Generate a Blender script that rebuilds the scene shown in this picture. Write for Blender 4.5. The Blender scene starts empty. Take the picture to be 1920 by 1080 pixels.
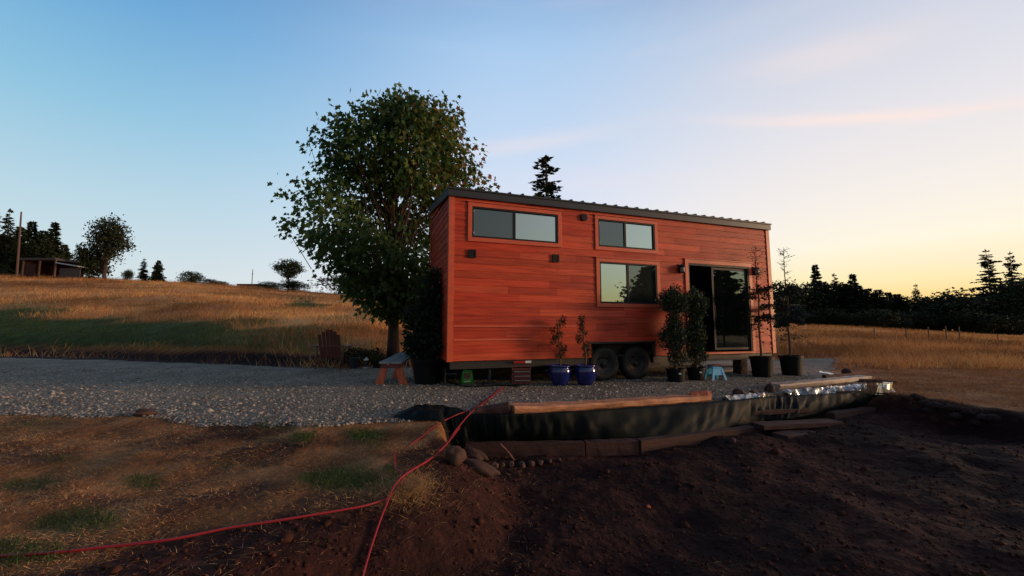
import bpy, math, random
import numpy as np
from mathutils import Vector, Matrix
PI=math.pi
sc=bpy.context.scene
col=sc.collection
F=764.1; TH=0.0986; EYE=1.16
# ------------------------------------------------------------------ helpers
def srgb(r,g,b):
    f=lambda c:(c/255/12.92 if c/255<=0.04045 else ((c/255+0.055)/1.055)**2.4)
    return (f(r),f(g),f(b),1.0)
def ray(px,py):
    u=(px-960)/F; v=(540-py)/F
    return u, math.cos(TH)-v*math.sin(TH), math.sin(TH)+v*math.cos(TH)
def at_z(px,py,z=0.0):
    u,y,w=ray(px,py); t=(z-EYE)/w
    return Vector((u*t,y*t,z))
def at_y(px,py,Y):
    u,y,w=ray(px,py); t=Y/y
    return Vector((u*t,Y,EYE+w*t))
def tanel(py):
    v=(540-np.asarray(py,dtype=float))/F
    return (math.sin(TH)+v*math.cos(TH))/(math.cos(TH)-v*math.sin(TH))
# value noise (numpy)
_rs=np.random.RandomState(7); _tab=_rs.rand(256,256)
def vn(x,y):
    x=np.asarray(x,dtype=float); y=np.asarray(y,dtype=float)
    xi=np.floor(x).astype(int); yi=np.floor(y).astype(int)
    fx=x-xi; fy=y-yi; fx=fx*fx*(3-2*fx); fy=fy*fy*(3-2*fy)
    a=_tab[xi&255,yi&255]; b=_tab[(xi+1)&255,yi&255]; c=_tab[xi&255,(yi+1)&255]; d=_tab[(xi+1)&255,(yi+1)&255]
    return (a*(1-fx)+b*fx)*(1-fy)+(c*(1-fx)+d*fx)*fy-0.5
def fbm(x,y,o=4):
    s=0;a=1
    for k in range(o):
        s=s+a*vn(x*2**k+17.3*k,y*2**k+5.1*k); a*=.5
    return s
def sstep(a,b,x):
    t=np.clip((x-a)/(b-a),0,1); return t*t*(3-2*t)
# ------------------------------------------------------------------ mesh builder
class MB:
    def __init__(s): s.v=[]; s.f=[]; s.c=[]; s.cur=None
    def add(s,vs,fs):
        o=len(s.v); s.v+= [tuple(v) for v in vs]; s.f+=[tuple(i+o for i in f) for f in fs]
        if s.cur is not None: s.c+=[s.cur]*len(vs)
    def box(s,x0,x1,y0,y1,z0,z1):
        s.add([(x0,y0,z0),(x1,y0,z0),(x1,y1,z0),(x0,y1,z0),(x0,y0,z1),(x1,y0,z1),(x1,y1,z1),(x0,y1,z1)],
              [(0,3,2,1),(4,5,6,7),(0,1,5,4),(1,2,6,5),(2,3,7,6),(3,0,4,7)])
    def hexa(s,p):
        s.add(p,[(0,3,2,1),(4,5,6,7),(0,1,5,4),(1,2,6,5),(2,3,7,6),(3,0,4,7)])
    def beam(s,a,b,w,h,up=(0,0,1)):
        a=Vector(a);b=Vector(b);d=(b-a).normalized();u=Vector(up);r=d.cross(u).normalized();u=r.cross(d)
        p=[]
        for e in (a,b):
            p+=[e-r*w/2-u*h/2,e+r*w/2-u*h/2,e+r*w/2+u*h/2,e-r*w/2+u*h/2]
        s.add(p,[(0,3,2,1),(4,5,6,7),(0,1,5,4),(1,2,6,5),(2,3,7,6),(3,0,4,7)])
    def tube(s,pts,rad,n=8,cap=True):
        pts=[Vector(p) for p in pts]
        if not hasattr(rad,'__len__'): rad=[rad]*len(pts)
        vs=[];fs=[]
        d0=(pts[1]-pts[0]).normalized(); ref=Vector((0,0,1)) if abs(d0.z)<.9 else Vector((1,0,0))
        r=d0.cross(ref).normalized()
        for i,p in enumerate(pts):
            d=(pts[min(i+1,len(pts)-1)]-pts[max(i-1,0)]).normalized()
            r=(r-d*r.dot(d)).normalized(); q=d.cross(r)
            for k in range(n):
                a=2*PI*k/n; vs.append(p+(r*math.cos(a)+q*math.sin(a))*rad[i])
        for i in range(len(pts)-1):
            for k in range(n):
                k2=(k+1)%n; fs.append((i*n+k,i*n+k2,(i+1)*n+k2,(i+1)*n+k))
        if cap:
            fs.append(tuple(range(n-1,-1,-1))); fs.append(tuple(range((len(pts)-1)*n,len(pts)*n)))
        s.add(vs,fs)
    def lathe(s,prof,n=24,c=(0,0)):
        vs=[];fs=[];m=len(prof)
        for (r,z) in prof:
            for k in range(n):
                a=2*PI*k/n; vs.append((c[0]+r*math.cos(a),c[1]+r*math.sin(a),z))
        for i in range(m-1):
            for k in range(n):
                k2=(k+1)%n; fs.append((i*n+k,i*n+k2,(i+1)*n+k2,(i+1)*n+k))
        s.add(vs,fs)
    def build(s,name,mat,parent=None,smooth=False,link=True,bevel=0,sub=0):
        me=bpy.data.meshes.new(name); me.from_pydata(s.v,[],s.f); me.update()
        if s.c:
            ca=me.color_attributes.new('Col','FLOAT_COLOR','POINT')
            ca.data.foreach_set('color',np.array(s.c,dtype=np.float32).ravel())
        if mat: me.materials.append(mat)
        if smooth: me.polygons.foreach_set('use_smooth',[True]*len(me.polygons))
        o=bpy.data.objects.new(name,me); col.objects.link(o)
        if parent: o.parent=parent
        if bevel:
            m=o.modifiers.new('bevel','BEVEL'); m.width=bevel; m.segments=2; m.limit_method='ANGLE'
        if sub:
            m=o.modifiers.new('sub','SUBSURF'); m.levels=sub; m.render_levels=sub
        return o
def np_mesh(name,V,Fc,mat,parent=None,colr=None,n=None,smooth=False):
    """fast mesh from numpy verts and equally sized faces (list of arrays by size)"""
    me=bpy.data.meshes.new(name)
    me.vertices.add(len(V)); me.vertices.foreach_set('co',np.asarray(V,dtype=np.float32).ravel())
    if not isinstance(Fc,list): Fc=[Fc]
    loops=np.concatenate([f.ravel() for f in Fc]); cnt=np.concatenate([np.full(len(f),f.shape[1]) for f in Fc])
    st=np.concatenate([[0],np.cumsum(cnt)[:-1]])
    me.loops.add(len(loops)); me.loops.foreach_set('vertex_index',loops.astype(np.int32))
    me.polygons.add(len(cnt)); me.polygons.foreach_set('loop_start',st.astype(np.int32)); me.polygons.foreach_set('loop_total',cnt.astype(np.int32))
    if smooth: me.polygons.foreach_set('use_smooth',np.ones(len(cnt),dtype=bool))
    me.update(calc_edges=True); me.validate()
    if colr is not None:
        ca=me.color_attributes.new('Col','FLOAT_COLOR','POINT'); c=np.ones((len(V),4),dtype=np.float32); c[:,:3]=colr[:,:3]
        ca.data.foreach_set('color',c.ravel())
    if mat: me.materials.append(mat)
    o=bpy.data.objects.new(name,me); col.objects.link(o)
    if parent: o.parent=parent
    return o
def tag(o,label=None,cat=None,group=None,kind=None):
    if label: o['label']=label
    if cat: o['category']=cat
    if group: o['group']=group
    if kind: o['kind']=kind
    return o
def empty(name,loc,rz=0,label=None,cat=None,group=None):
    o=bpy.data.objects.new(name,None); col.objects.link(o); o.location=loc; o.rotation_euler=(0,0,rz); o.empty_display_size=.2
    return tag(o,label,cat,group)
def copy_tree(o,parent=None):
    c=o.copy(); col.objects.link(c); c.parent=parent
    for ch in [x for x in list(col.objects) if x.parent==o]: copy_tree(ch,c)
    return c
# ------------------------------------------------------------------ materials
def mat(name,base,rough=.7,metal=0,bump=0,bscale=20,var=0,vscale=5,attr=False,trans=0,spec=.5,stretch=None,coat=0,gen='Object'):
    m=bpy.data.materials.new(name); m.use_nodes=True; nt=m.node_tree; N=nt.nodes; L=nt.links
    b=N['Principled BSDF']; out=N['Material Output']
    b.inputs['Base Color'].default_value=(*base[:3],1); b.inputs['Roughness'].default_value=rough; b.inputs['Metallic'].default_value=metal
    b.inputs['Specular IOR Level'].default_value=spec; b.inputs['Coat Weight'].default_value=coat
    tc=N.new('ShaderNodeTexCoord'); src=tc.outputs[gen]
    if stretch:
        mp=N.new('ShaderNodeMapping'); mp.inputs['Scale'].default_value=stretch; L.new(src,mp.inputs[0]); src=mp.outputs[0]
    c=None
    if attr:
        a=N.new('ShaderNodeVertexColor'); a.layer_name='Col'; c=a.outputs[0]
    if var:
        n=N.new('ShaderNodeTexNoise'); n.inputs['Scale'].default_value=vscale; n.inputs['Detail'].default_value=6; L.new(src,n.inputs[0])
        mr=N.new('ShaderNodeMapRange'); mr.inputs[1].default_value=.25; mr.inputs[2].default_value=.75; mr.inputs[3].default_value=1-var; mr.inputs[4].default_value=1+var; L.new(n.outputs[0],mr.inputs[0])
        mx=N.new('ShaderNodeVectorMath'); mx.operation='SCALE'
        if c: L.new(c,mx.inputs[0])
        else: mx.inputs[0].default_value=base[:3]
        L.new(mr.outputs[0],mx.inputs['Scale']); c=mx.outputs[0]
    if c: L.new(c,b.inputs['Base Color'])
    if bump:
        n=N.new('ShaderNodeTexNoise'); n.inputs['Scale'].default_value=bscale; n.inputs['Detail'].default_value=8; L.new(src,n.inputs[0])
        bp=N.new('ShaderNodeBump'); bp.inputs['Strength'].default_value=bump; bp.inputs['Distance'].default_value=.02; L.new(n.outputs[0],bp.inputs['Height']); L.new(bp.outputs[0],b.inputs['Normal'])
    if trans:
        t=N.new('ShaderNodeBsdfTranslucent'); mx=N.new('ShaderNodeMixShader'); mx.inputs[0].default_value=trans
        if c: L.new(c,t.inputs[0])
        else: t.inputs[0].default_value=(*base[:3],1)
        L.new(b.outputs[0],mx.inputs[1]); L.new(t.outputs[0],mx.inputs[2]); L.new(mx.outputs[0],out.inputs[0])
    return m
def glass_mat(name,refl,base):
    m=bpy.data.materials.new(name); m.use_nodes=True; nt=m.node_tree; N=nt.nodes; L=nt.links
    b=N['Principled BSDF']; b.inputs['Base Color'].default_value=(*base,1); b.inputs['Roughness'].default_value=.5; b.inputs['Specular IOR Level'].default_value=0
    g=N.new('ShaderNodeBsdfGlossy'); g.inputs['Roughness'].default_value=.015; g.inputs['Color'].default_value=(.72,.92,.95,1)
    n=N.new('ShaderNodeTexNoise'); n.inputs['Scale'].default_value=1.3; tc=N.new('ShaderNodeTexCoord'); L.new(tc.outputs['Object'],n.inputs[0])
    bp=N.new('ShaderNodeBump'); bp.inputs['Strength'].default_value=.08; bp.inputs['Distance'].default_value=.02; L.new(n.outputs[0],bp.inputs['Height']); L.new(bp.outputs[0],g.inputs['Normal'])
    mx=N.new('ShaderNodeMixShader'); mx.inputs[0].default_value=refl; L.new(b.outputs[0],mx.inputs[1]); L.new(g.outputs[0],mx.inputs[2]); L.new(mx.outputs[0],N['Material Output'].inputs[0])
    return m
M={}
M['cedar']=mat('cedar',(.4,.05,.02),.5,bump=.5,bscale=7,var=.34,vscale=2.2,attr=True,stretch=(.6,4,9),spec=.25)
M['trimwood']=mat('trimwood',(.55,.085,.032),.45,bump=.15,bscale=9,var=.15,vscale=3,stretch=(1,3,3))
M['blackmetal']=mat('blackmetal',(.011,.012,.014),.5,var=.15,vscale=3,spec=.22)
M['roof']=mat('roof',(.03,.033,.04),.4,metal=.3,var=.15,vscale=2)
M['dark']=mat('dark_interior',(.012,.010,.009),.9)
M['steel']=mat('chassis_steel',(.012,.012,.013),.6,bump=.2)
M['tyre']=mat('tyre_rubber',(.007,.008,.008),.7,bump=.2,bscale=60)
M['rim']=mat('wheel_rim',(.01,.011,.012),.6)
M['glass_clear']=glass_mat('window_glass',.5,(.02,.025,.03))
M['glass_screen']=glass_mat('screened_glass',.13,(.018,.026,.04))
M['glass_low']=glass_mat('screened_low_glass',.17,(.02,.022,.02))
M['glass_door']=glass_mat('door_glass',.2,(.004,.006,.006))
M['red']=mat('reflector_red',(.35,.005,.02),.3)
M['white']=mat('white_paint',(.7,.7,.68),.5)
M['bark']=mat('bark',(.045,.028,.020),.9,bump=.8,bscale=12,var=.4,vscale=6,stretch=(1,1,.25))
M['leaf']=mat('maple_leaf',(.05,.07,.015),.55,attr=True,trans=.42,spec=.35)
M['needle']=mat('needles',(.02,.035,.018),.7,attr=True,spec=.2)
M['grass']=mat('grass_blades',(.3,.2,.08),.8,attr=True,trans=.25,spec=.2)
M['stone']=mat('gravel_stone',(.2,.2,.19),.85,attr=True,spec=.3)
M['rock']=mat('rock',(.06,.028,.02),.85,bump=.6,bscale=10,var=.4,vscale=4)
M['clod']=mat('soil_clod',(.03,.012,.009),.95,bump=.6,bscale=30,var=.3,vscale=10)
M['slab']=mat('fresh_log_wood',(.50,.22,.11),.7,bump=.5,bscale=8,var=.55,vscale=2.2,stretch=(.7,5,5))
M['oldwood']=mat('old_timber',(.06,.023,.018),.85,bump=.5,bscale=8,var=.4,vscale=3,stretch=(.8,5,5))
M['barklog']=mat('log_bark',(.07,.03,.022),.95,bump=.9,bscale=14,var=.4,vscale=5)
M['liner']=mat('black_liner',(.006,.009,.009),.6,bump=.4,bscale=5,spec=.12)
M['plastic']=mat('clear_plastic_sheet',(.30,.31,.32),.16,bump=.2,bscale=8,spec=.9,coat=.5)
M['yplastic']=mat('yellowed_plastic',(.6,.5,.25),.25,spec=.8)
M['cord']=mat('red_cord',(.27,.010,.014),.55)
M['bluepot']=mat('blue_glaze',(.006,.014,.12),.13,var=.25,vscale=4,spec=.6,coat=.4)
M['blackpot']=mat('black_pot',(.005,.006,.007),.6,spec=.15)
M['soil']=mat('potting_soil',(.02,.012,.008),.95,bump=.8)
M['stem']=mat('stem',(.11,.06,.035),.9,bump=.3)
M['cyan']=mat('cyan_plastic',(.02,.33,.60),.45)
M['orangewood']=mat('orange_stained_wood',(.50,.11,.045),.55,bump=.2,bscale=8,var=.3,vscale=4,stretch=(4,4,.8))
M['greywood']=mat('weathered_plank',(.26,.28,.27),.65,bump=.3,bscale=10,var=.15,vscale=5,stretch=(6,.8,1))
M['chairwood']=mat('brown_chair_wood',(.13,.045,.035),.7,bump=.2,var=.25,vscale=6,stretch=(6,1,.8))
M['bucket']=mat('blue_grey_bucket',(.06,.085,.11),.5)
M['bag']=mat('green_bag',(.06,.42,.06),.35,bump=.4,bscale=14)
M['bagart']=mat('brown_bag_print',(.12,.045,.02),.4,var=.6,vscale=25)
M['crate']=mat('red_brown_crate',(.15,.03,.024),.6,var=.3,vscale=8)
M['palewood']=mat('pale_board',(.35,.27,.22),.7,var=.2)
M['greyroof']=mat('shed_roof',(.06,.05,.05),.7,var=.3)
M['shedred']=mat('shed_boards',(.05,.014,.01),.8,var=.3,vscale=1)
M['galv']=mat('galvanised_edge',(.4,.4,.42),.4,metal=.5)
M['pole']=mat('pole_wood',(.10,.06,.045),.85,var=.3)
M['lens']=mat('frosted_lamp_glass',(.5,.48,.42),.25)
M['whiteplastic']=mat('white_plastic',(.6,.6,.6),.4)
# ------------------------------------------------------------------ terrain
rp=np.array([(-500,500),(-200,508),(0,514),(150,520),(250,526),(330,529),(450,537),(520,544),(600,549),(700,556),(800,565),(1000,581),(1200,593),(1400,603),(1500,610),(1700,620),(1920,633),(2300,640)],float)
YR=62.0
zr_tab=EYE+YR*tanel(rp[:,1]); u_tab=(rp[:,0]-960)/F
yg_tab=np.array([(-400,21),(-200,20.5),(0,18.6),(200,16.8),(400,13.9),(600,12.2),(700,12.0),(800,13.5),(1000,15.5),(1400,16),(1560,11.6),(1700,10),(2100,8.5)],float)
# excavated dirt area (plan outline, world metres)
def gz(px,py,z): p=at_z(px,py,z); return (p.x,p.y)
edge=[gz(120,1075,-.15),gz(330,1015,-.15),gz(560,962,-.15),gz(700,935,-.13),gz(775,905,-.12),gz(805,860,-.10),gz(825,815,-.06),gz(835,777,0),gz(950,773,0),gz(1100,765,0),gz(1330,749,0),gz(1450,740,0),gz(1600,733,0),gz(1700,741,0),gz(1920,790,-.1),(14,6.2),(30,2)]
edge_line=np.array(edge)
DP=np.array([(-9,1.2),(-4,1.7)]+edge+[(30,-14),(-14,-14),(-14,1.0)])
RL=np.array([gz(1700,748,-.05),gz(1770,765,-.1),gz(1850,792,-.2),gz(1990,820,-.25)])
def inside(P,x,y):
    r=np.zeros(x.shape,bool); n=len(P)
    for i in range(n):
        x0,y0=P[i];x1,y1=P[(i+1)%n]
        if y0==y1: continue
        c=((y0>y)!=(y1>y))&(x<(x1-x0)*(y-y0)/(y1-y0)+x0); r^=c
    return r
def sdist(P,x,y,closed=True):
    d=np.full(x.shape,1e9); n=len(P)
    for i in range(n if closed else n-1):
        ax,ay=P[i];bx,by=P[(i+1)%n]; dx=bx-ax;dy=by-ay
        t=np.clip(((x-ax)*dx+(y-ay)*dy)/(dx*dx+dy*dy+1e-12),0,1)
        d=np.minimum(d,np.hypot(x-ax-t*dx,y-ay-t*dy))
    return np.where(inside(P,x,y),d,-d) if closed else d
def height(x,y):
    x=np.asarray(x,float); y=np.asarray(y,float)
    Y=np.maximum(y,8.0); u=np.clip(x/Y,-1.9,1.9)
    zr=np.interp(u,u_tab,zr_tab); yg=np.interp(u,(yg_tab[:,0]-960)/F,yg_tab[:,1])
    t=np.clip((Y-yg)/(YR-yg),0,1)
    h=zr*np.where(t<1,t**.92,1)
    bank=np.interp(u,[-1.3,-.45,-.25,-.1],[.35,.30,.2,0])
    h=h+bank*sstep(yg+.1,yg+1.6,Y)*(1-t)
    h=h-np.maximum(Y-YR,0)*.022*np.interp(u,[-.2,.6],[1,.2])
    out=sstep(yg+1,yg+14,Y)
    h=h+out*(fbm(x*.09,y*.09,3)*.55)*(1-.6*t)+out*fbm(x*.5,y*.5,3)*.12
    # front grass mound
    d=sdist(DP,x,y)
    right=sstep(1.0,7.0,x)
    dep=(.50-.17*right); w=np.interp(x,[-3,-1.3,-.95,-.6,6,8,12],[.9,.6,.14,.13,.13,1.1,2.5])
    w=np.where(x<1,w+.8*sstep(5.05,4.3,y),w)
    dd=d+fbm(x*1.5,y*1.5,3)*.10*(x<-.9)
    nearg=sstep(5.6,3.5,y)*(x<1)*(d<=0)
    h=h-.12*sstep(5.7,3.6,y)*sstep(.5,-1.2,x)*(1-sstep(-.0,.6,dd))-dep*sstep(-.03,w,dd)
    din=sstep(.0,.6,d)
    h=h+din*(fbm(x*.8,y*.8,3)*.12+fbm(x*2.3+4,y*1.7,2)*.06+fbm(x*4,y*4,4)*.035+fbm(x*14,y*14,3)*.016)
    rdg=sdist(RL,x,y,False) if True else 0
    h=h+.025*np.exp(-(rdg/.28)**2)*(1+1.2*fbm(x*3,y*3,3))
    gl=sstep(0,-.5,d)*sstep(5.6,5.0,y)*(x<0)
    h=h+gl*(fbm(x*1.7+3,y*1.7,4)*.07)
    return h
def ground(px,py,dz=0.0):
    u,yy,w=ray(px,py)
    t=1.0; prev=0.5
    while t<400:
        z=EYE+w*t
        if z<float(height(u*t,yy*t)): break
        prev=t; t*=1.02
    a,b=prev,t
    for _ in range(30):
        m=(a+b)/2
        if EYE+w*m<float(height(u*m,yy*m)): b=m
        else: a=m
    return Vector((u*b,yy*b,float(height(u*b,yy*b))+dz))
def gpt(x,y,dz=0): return Vector((x,y,float(height(x,y))+dz))
def proj(x,y,z):
    c,s=math.cos(TH),math.sin(TH); zz=z-EYE; d=y*c+zz*s; v=-y*s+zz*c
    return 960+F*x/d, 540-F*v/d
# gravel outline
GP=[gz(*p,0) for p in [(-330,775),(0,776),(150,782),(250,776),(380,788),(480,797),(620,797),(700,788),(760,788),(850,778),(950,776),(1100,768),(1330,752),(1450,742),(1560,722),(1640,722),(1600,706),(1560,699)]]+[(11.5,14.5),(4,17),(-2,15),(-3.1,12.2)]+[gz(*p,0) for p in [(700,690),(600,690),(500,687),(400,683),(300,679),(200,675),(100,673),(0,671),(-300,667)]]
GP=np.array(GP)
def gravel_d(x,y): return sdist(GP,x,y)+fbm(x*1.3,y*1.3,4)*.28+fbm(x*9,y*9,2)*.08
# grid
def axis(lo,hi,step,far,g):
    a=list(np.arange(lo,hi+1e-6,step)); s=step
    while a[-1]<far: s*=g; a.append(a[-1]+s)
    s=step; b=[]; c=lo
    while c>-far: s*=(1.03 if c>-32 else g); c-=s; b.append(c)
    return np.array(b[::-1]+a)
ax=axis(-7,10,.05,520,1.085); 
ay_=list(np.arange(-1,11,.05)); s=.05
while ay_[-1]<600: s*=1.03 if ay_[-1]<90 else 1.09; ay_.append(ay_[-1]+s)
s=.05; c=-1; pre=[]
while c>-500: s*=1.15; c-=s; pre.append(c)
ay=np.array(pre[::-1]+ay_)
GX,GY=np.meshgrid(ax,ay); GZ=height(GX,GY)
nx,ny=len(ax),len(ay)
idx=np.arange(nx*ny).reshape(ny,nx)
Q=np.stack([idx[:-1,:-1],idx[:-1,1:],idx[1:,1:],idx[1:,:-1]],-1).reshape(-1,4)
def zones(x,y,z):
    px,py=proj(x,np.maximum(y,.5),z)
    n1=fbm(x*.35,y*.35,4); n2=fbm(x*.12+9,y*.12,4)
    g=np.zeros_like(x)
    far=sstep(11,13,y)
    lo=np.interp(px,[-100,100,300,420,560,700],[578,584,592,604,618,640]); hi=np.interp(px,[0,300,600,750],[652,655,664,668])
    nn=n1*34+fbm(x*.08,y*.3,3)*26
    band=sstep(lo-12,lo+10,py+nn)*sstep(hi+8,hi-8,py+nn*.3)*np.interp(px,[0,350,520,720,760],[1,1,.75,.45,0])
    g=np.maximum(g,band*far)
    for (cx,cy,rx,ry,am) in [(566,572,44,11,1),(460,603,70,8,.7),(640,600,60,8,.5),(30,560,60,7,.3),(250,560,90,6,.25),(545,560,60,5,.4),(700,592,40,5,.6)]:
        g=np.maximum(g,am*sstep(1.3,.5,np.hypot((px-cx)/rx,(py-cy)/ry)+n1*.8)*far)
    # near tufts
    near=(y<8)&(x<1)
    for (cx,cy,rx,ry,am) in [(685,818,62,22,1),(645,905,105,30,.9),(565,820,38,14,.9),(500,798,36,10,.8),(625,792,30,8,.7),(740,905,35,18,.8),(270,905,45,20,.7),(150,980,90,28,.75),(40,910,75,18,.6),(110,860,50,15,.45),(420,870,55,12,.35),(30,1040,120,30,.7),(60,795,80,8,.4),(735,880,20,12,.8)]:
        g=np.maximum(g,near*am*sstep(1.25,.4,np.hypot((px-cx)/rx,(py-cy)/ry)+n1*.5+fbm(x*3,y*3,3)*.5))
    d=sdist(DP,x,y)+fbm(x*2,y*2,4)*.25
    dirt=sstep(-.12,.15,d)
    # bare bank behind the gravel
    bl=np.interp(px,[-100,0,400,600,760],[650,650,661,668,672])
    dirt=np.maximum(dirt,far*sstep(bl-8,bl+4,py+n1*10)*(px<770)*(y>11)*(y<40))
    # bare band around the grass
    dirt=np.maximum(dirt,.75*near*sstep(.15,.55,n1+fbm(x*2.2,y*2.2,3)*.7+.1)*(1-g))
    return dirt,g
dirt,green=zones(GX,GY,GZ)
cm=np.zeros((nx*ny,3)); cm[:,0]=dirt.ravel(); cm[:,1]=green.ravel(); cm[:,2]=sstep(8,16,GY.ravel())
def ground_mat():
    m=bpy.data.materials.new('ground_cover'); m.use_nodes=True; nt=m.node_tree; N=nt.nodes; L=nt.links; b=N['Principled BSDF']
    b.inputs['Roughness'].default_value=.95; b.inputs['Specular IOR Level'].default_value=.15
    a=N.new('ShaderNodeVertexColor'); a.layer_name='Col'; sp=N.new('ShaderNodeSeparateColor'); L.new(a.outputs[0],sp.inputs[0])
    tc=N.new('ShaderNodeTexCoord')
    def noise(s,d=8):
        n=N.new('ShaderNodeTexNoise'); n.inputs['Scale'].default_value=s; n.inputs['Detail'].default_value=d; L.new(tc.outputs['Object'],n.inputs[0]); return n.outputs[0]
    def ramp(f,st):
        r=N.new('ShaderNodeValToRGB'); L.new(f,r.inputs[0]); e=r.color_ramp.elements
        e[0].position=st[0][0]; e[0].color=(*st[0][1],1); e[1].position=st[-1][0]; e[1].color=(*st[-1][1],1)
        for p,c in st[1:-1]: q=e.new(p); q.color=(*c,1)
        return r.outputs[0]
    def mix(f,a_,b_):
        x=N.new('ShaderNodeMix'); x.data_type='RGBA'; L.new(f,x.inputs[0]); L.new(a_,x.inputs[6]); L.new(b_,x.inputs[7]); return x.outputs[2]
    n_a=noise(1.7,10); n_f=noise(9,8); n_l=noise(.12,6)
    dry_n=ramp(n_a,[(.3,(.09,.036,.018)),(.5,(.24,.11,.048)),(.68,(.42,.24,.11))])
    dry_f=ramp(n_l,[(.32,(.34,.12,.04)),(.5,(.58,.25,.085)),(.66,(.70,.37,.13))])
    dry=mix(sp.outputs[2],dry_n,dry_f)
    grn=ramp(n_a,[(.3,(.028,.045,.010)),(.7,(.075,.11,.028))])
    drt1=ramp(n_f,[(.3,(.022,.0085,.007)),(.55,(.043,.0145,.0115)),(.72,(.085,.031,.022))])
    drt2=ramp(n_f,[(.3,(.012,.0055,.005)),(.6,(.024,.009,.0075)),(.75,(.048,.018,.014))])
    wet=N.new('ShaderNodeMapRange'); wet.inputs[1].default_value=.42; wet.inputs[2].default_value=.58; L.new(noise(.7,5),wet.inputs[0]); drt=mix(wet.outputs[0],drt1,drt2)
    cc=mix(sp.outputs[1],dry,grn); cc=mix(sp.outputs[0],cc,drt)
    L.new(cc,b.inputs['Base Color'])
    bp=N.new('ShaderNodeBump'); bp.inputs['Strength'].default_value=.9; bp.inputs['Distance'].default_value=.04
    L.new(noise(14,10),bp.inputs['Height']); L.new(bp.outputs[0],b.inputs['Normal'])
    return m
g=np_mesh('ground',np.stack([GX.ravel(),GY.ravel(),GZ.ravel()],1),Q,ground_mat(),colr=cm,smooth=True); tag(g,kind='structure')
# gravel sheet
gd=gravel_d(GX,GY)
gm=(gd>0)&(GY>2)&(GY<26)&(GX>-40)&(GX<16)
fm=gm[:-1,:-1]&gm[:-1,1:]&gm[1:,1:]&gm[1:,:-1]
Qg=Q.reshape(ny-1,nx-1,4)[fm]
uq,inv=np.unique(Qg,return_inverse=True); VG=np.stack([GX.ravel(),GY.ravel(),GZ.ravel()+.012],1)[uq]
def gravel_mat():
    m=bpy.data.materials.new('crushed_gravel'); m.use_nodes=True; nt=m.node_tree; N=nt.nodes; L=nt.links; b=N['Principled BSDF']
    b.inputs['Roughness'].default_value=.9; b.inputs['Specular IOR Level'].default_value=.25
    tc=N.new('ShaderNodeTexCoord'); v=N.new('ShaderNodeTexVoronoi'); v.inputs['Scale'].default_value=38; L.new(tc.outputs['Object'],v.inputs[0])
    n=N.new('ShaderNodeTexNoise'); n.inputs['Scale'].default_value=.9; n.inputs['Detail'].default_value=7; L.new(tc.outputs['Object'],n.inputs[0])
    sp=N.new('ShaderNodeSeparateColor'); L.new(v.outputs['Color'],sp.inputs[0])
    r=N.new('ShaderNodeValToRGB'); e=r.color_ramp.elements; e[0].position=0; e[0].color=(.07,.060,.045,1); e[1].position=1; e[1].color=(.38,.335,.255,1); L.new(sp.outputs[0],r.inputs[0])
    mr=N.new('ShaderNodeMapRange'); mr.inputs[1].default_value=.3; mr.inputs[2].default_value=.7; mr.inputs[3].default_value=.7; mr.inputs[4].default_value=1.25; L.new(n.outputs[0],mr.inputs[0])
    s=N.new('ShaderNodeVectorMath'); s.operation='SCALE'; L.new(r.outputs[0],s.inputs[0]); L.new(mr.outputs[0],s.inputs['Scale']); L.new(s.outputs[0],b.inputs['Base Color'])
    bp=N.new('ShaderNodeBump'); bp.inputs['Strength'].default_value=1; bp.inputs['Distance'].default_value=.02; bp.invert=True; L.new(v.outputs['Distance'],bp.inputs['Height']); L.new(bp.outputs[0],b.inputs['Normal'])
    return m
gr=np_mesh('gravel_drive',VG,inv.reshape(-1,4),gravel_mat(),smooth=True); tag(gr,kind='structure')
# ------------------------------------------------------------------ scatter: stones, clods
rs=np.random.RandomState(11)
OCT=np.array([(1,0,0),(-1,0,0),(0,1,0),(0,-1,0),(0,0,1),(0,0,-1)],float); OF=np.array([(0,2,4),(2,1,4),(1,3,4),(3,0,4),(2,0,5),(1,2,5),(3,1,5),(0,3,5)])
def stones(name,x,y,size,colr,m,lab,kind='stuff',sink=.3):
    n=len(x); V=OCT[None]*(size[:,None,None]*rs.uniform(.6,1.25,(n,6,3)))
    V[:,:,2]*=.7; a=rs.rand(n)*2*PI; ca,sa=np.cos(a)[:,None],np.sin(a)[:,None]
    X=V[:,:,0]*ca-V[:,:,1]*sa; Y2=V[:,:,0]*sa+V[:,:,1]*ca
    z=height(x,y)+size*sink
    P=np.stack([X+x[:,None],Y2+y[:,None],V[:,:,2]+z[:,None]],-1).reshape(-1,3)
    Fc=(OF[None]+(np.arange(n)*6)[:,None,None]).reshape(-1,3)
    o=np_mesh(name,P,Fc,m,colr=np.repeat(colr,6,0)); tag(o,lab,kind=kind); return o
n=90000; u=rs.uniform(-1.35,1.0,n); yy=4.6/(1-rs.rand(n)*.62); x=u*yy; k=gravel_d(x,yy)>-.06; x=x[k];y=yy[k]
s_=rs.gamma(4,.0030,len(x))+.005; b_=rs.uniform(.08,.42,len(x))**1.05; tint=rs.uniform(.0,.02,len(x))+b_*.13
stones('gravel_stones',x,y,s_,np.stack([b_+tint,b_,b_-tint],1),M['stone'],'loose grey gravel stones')
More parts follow.
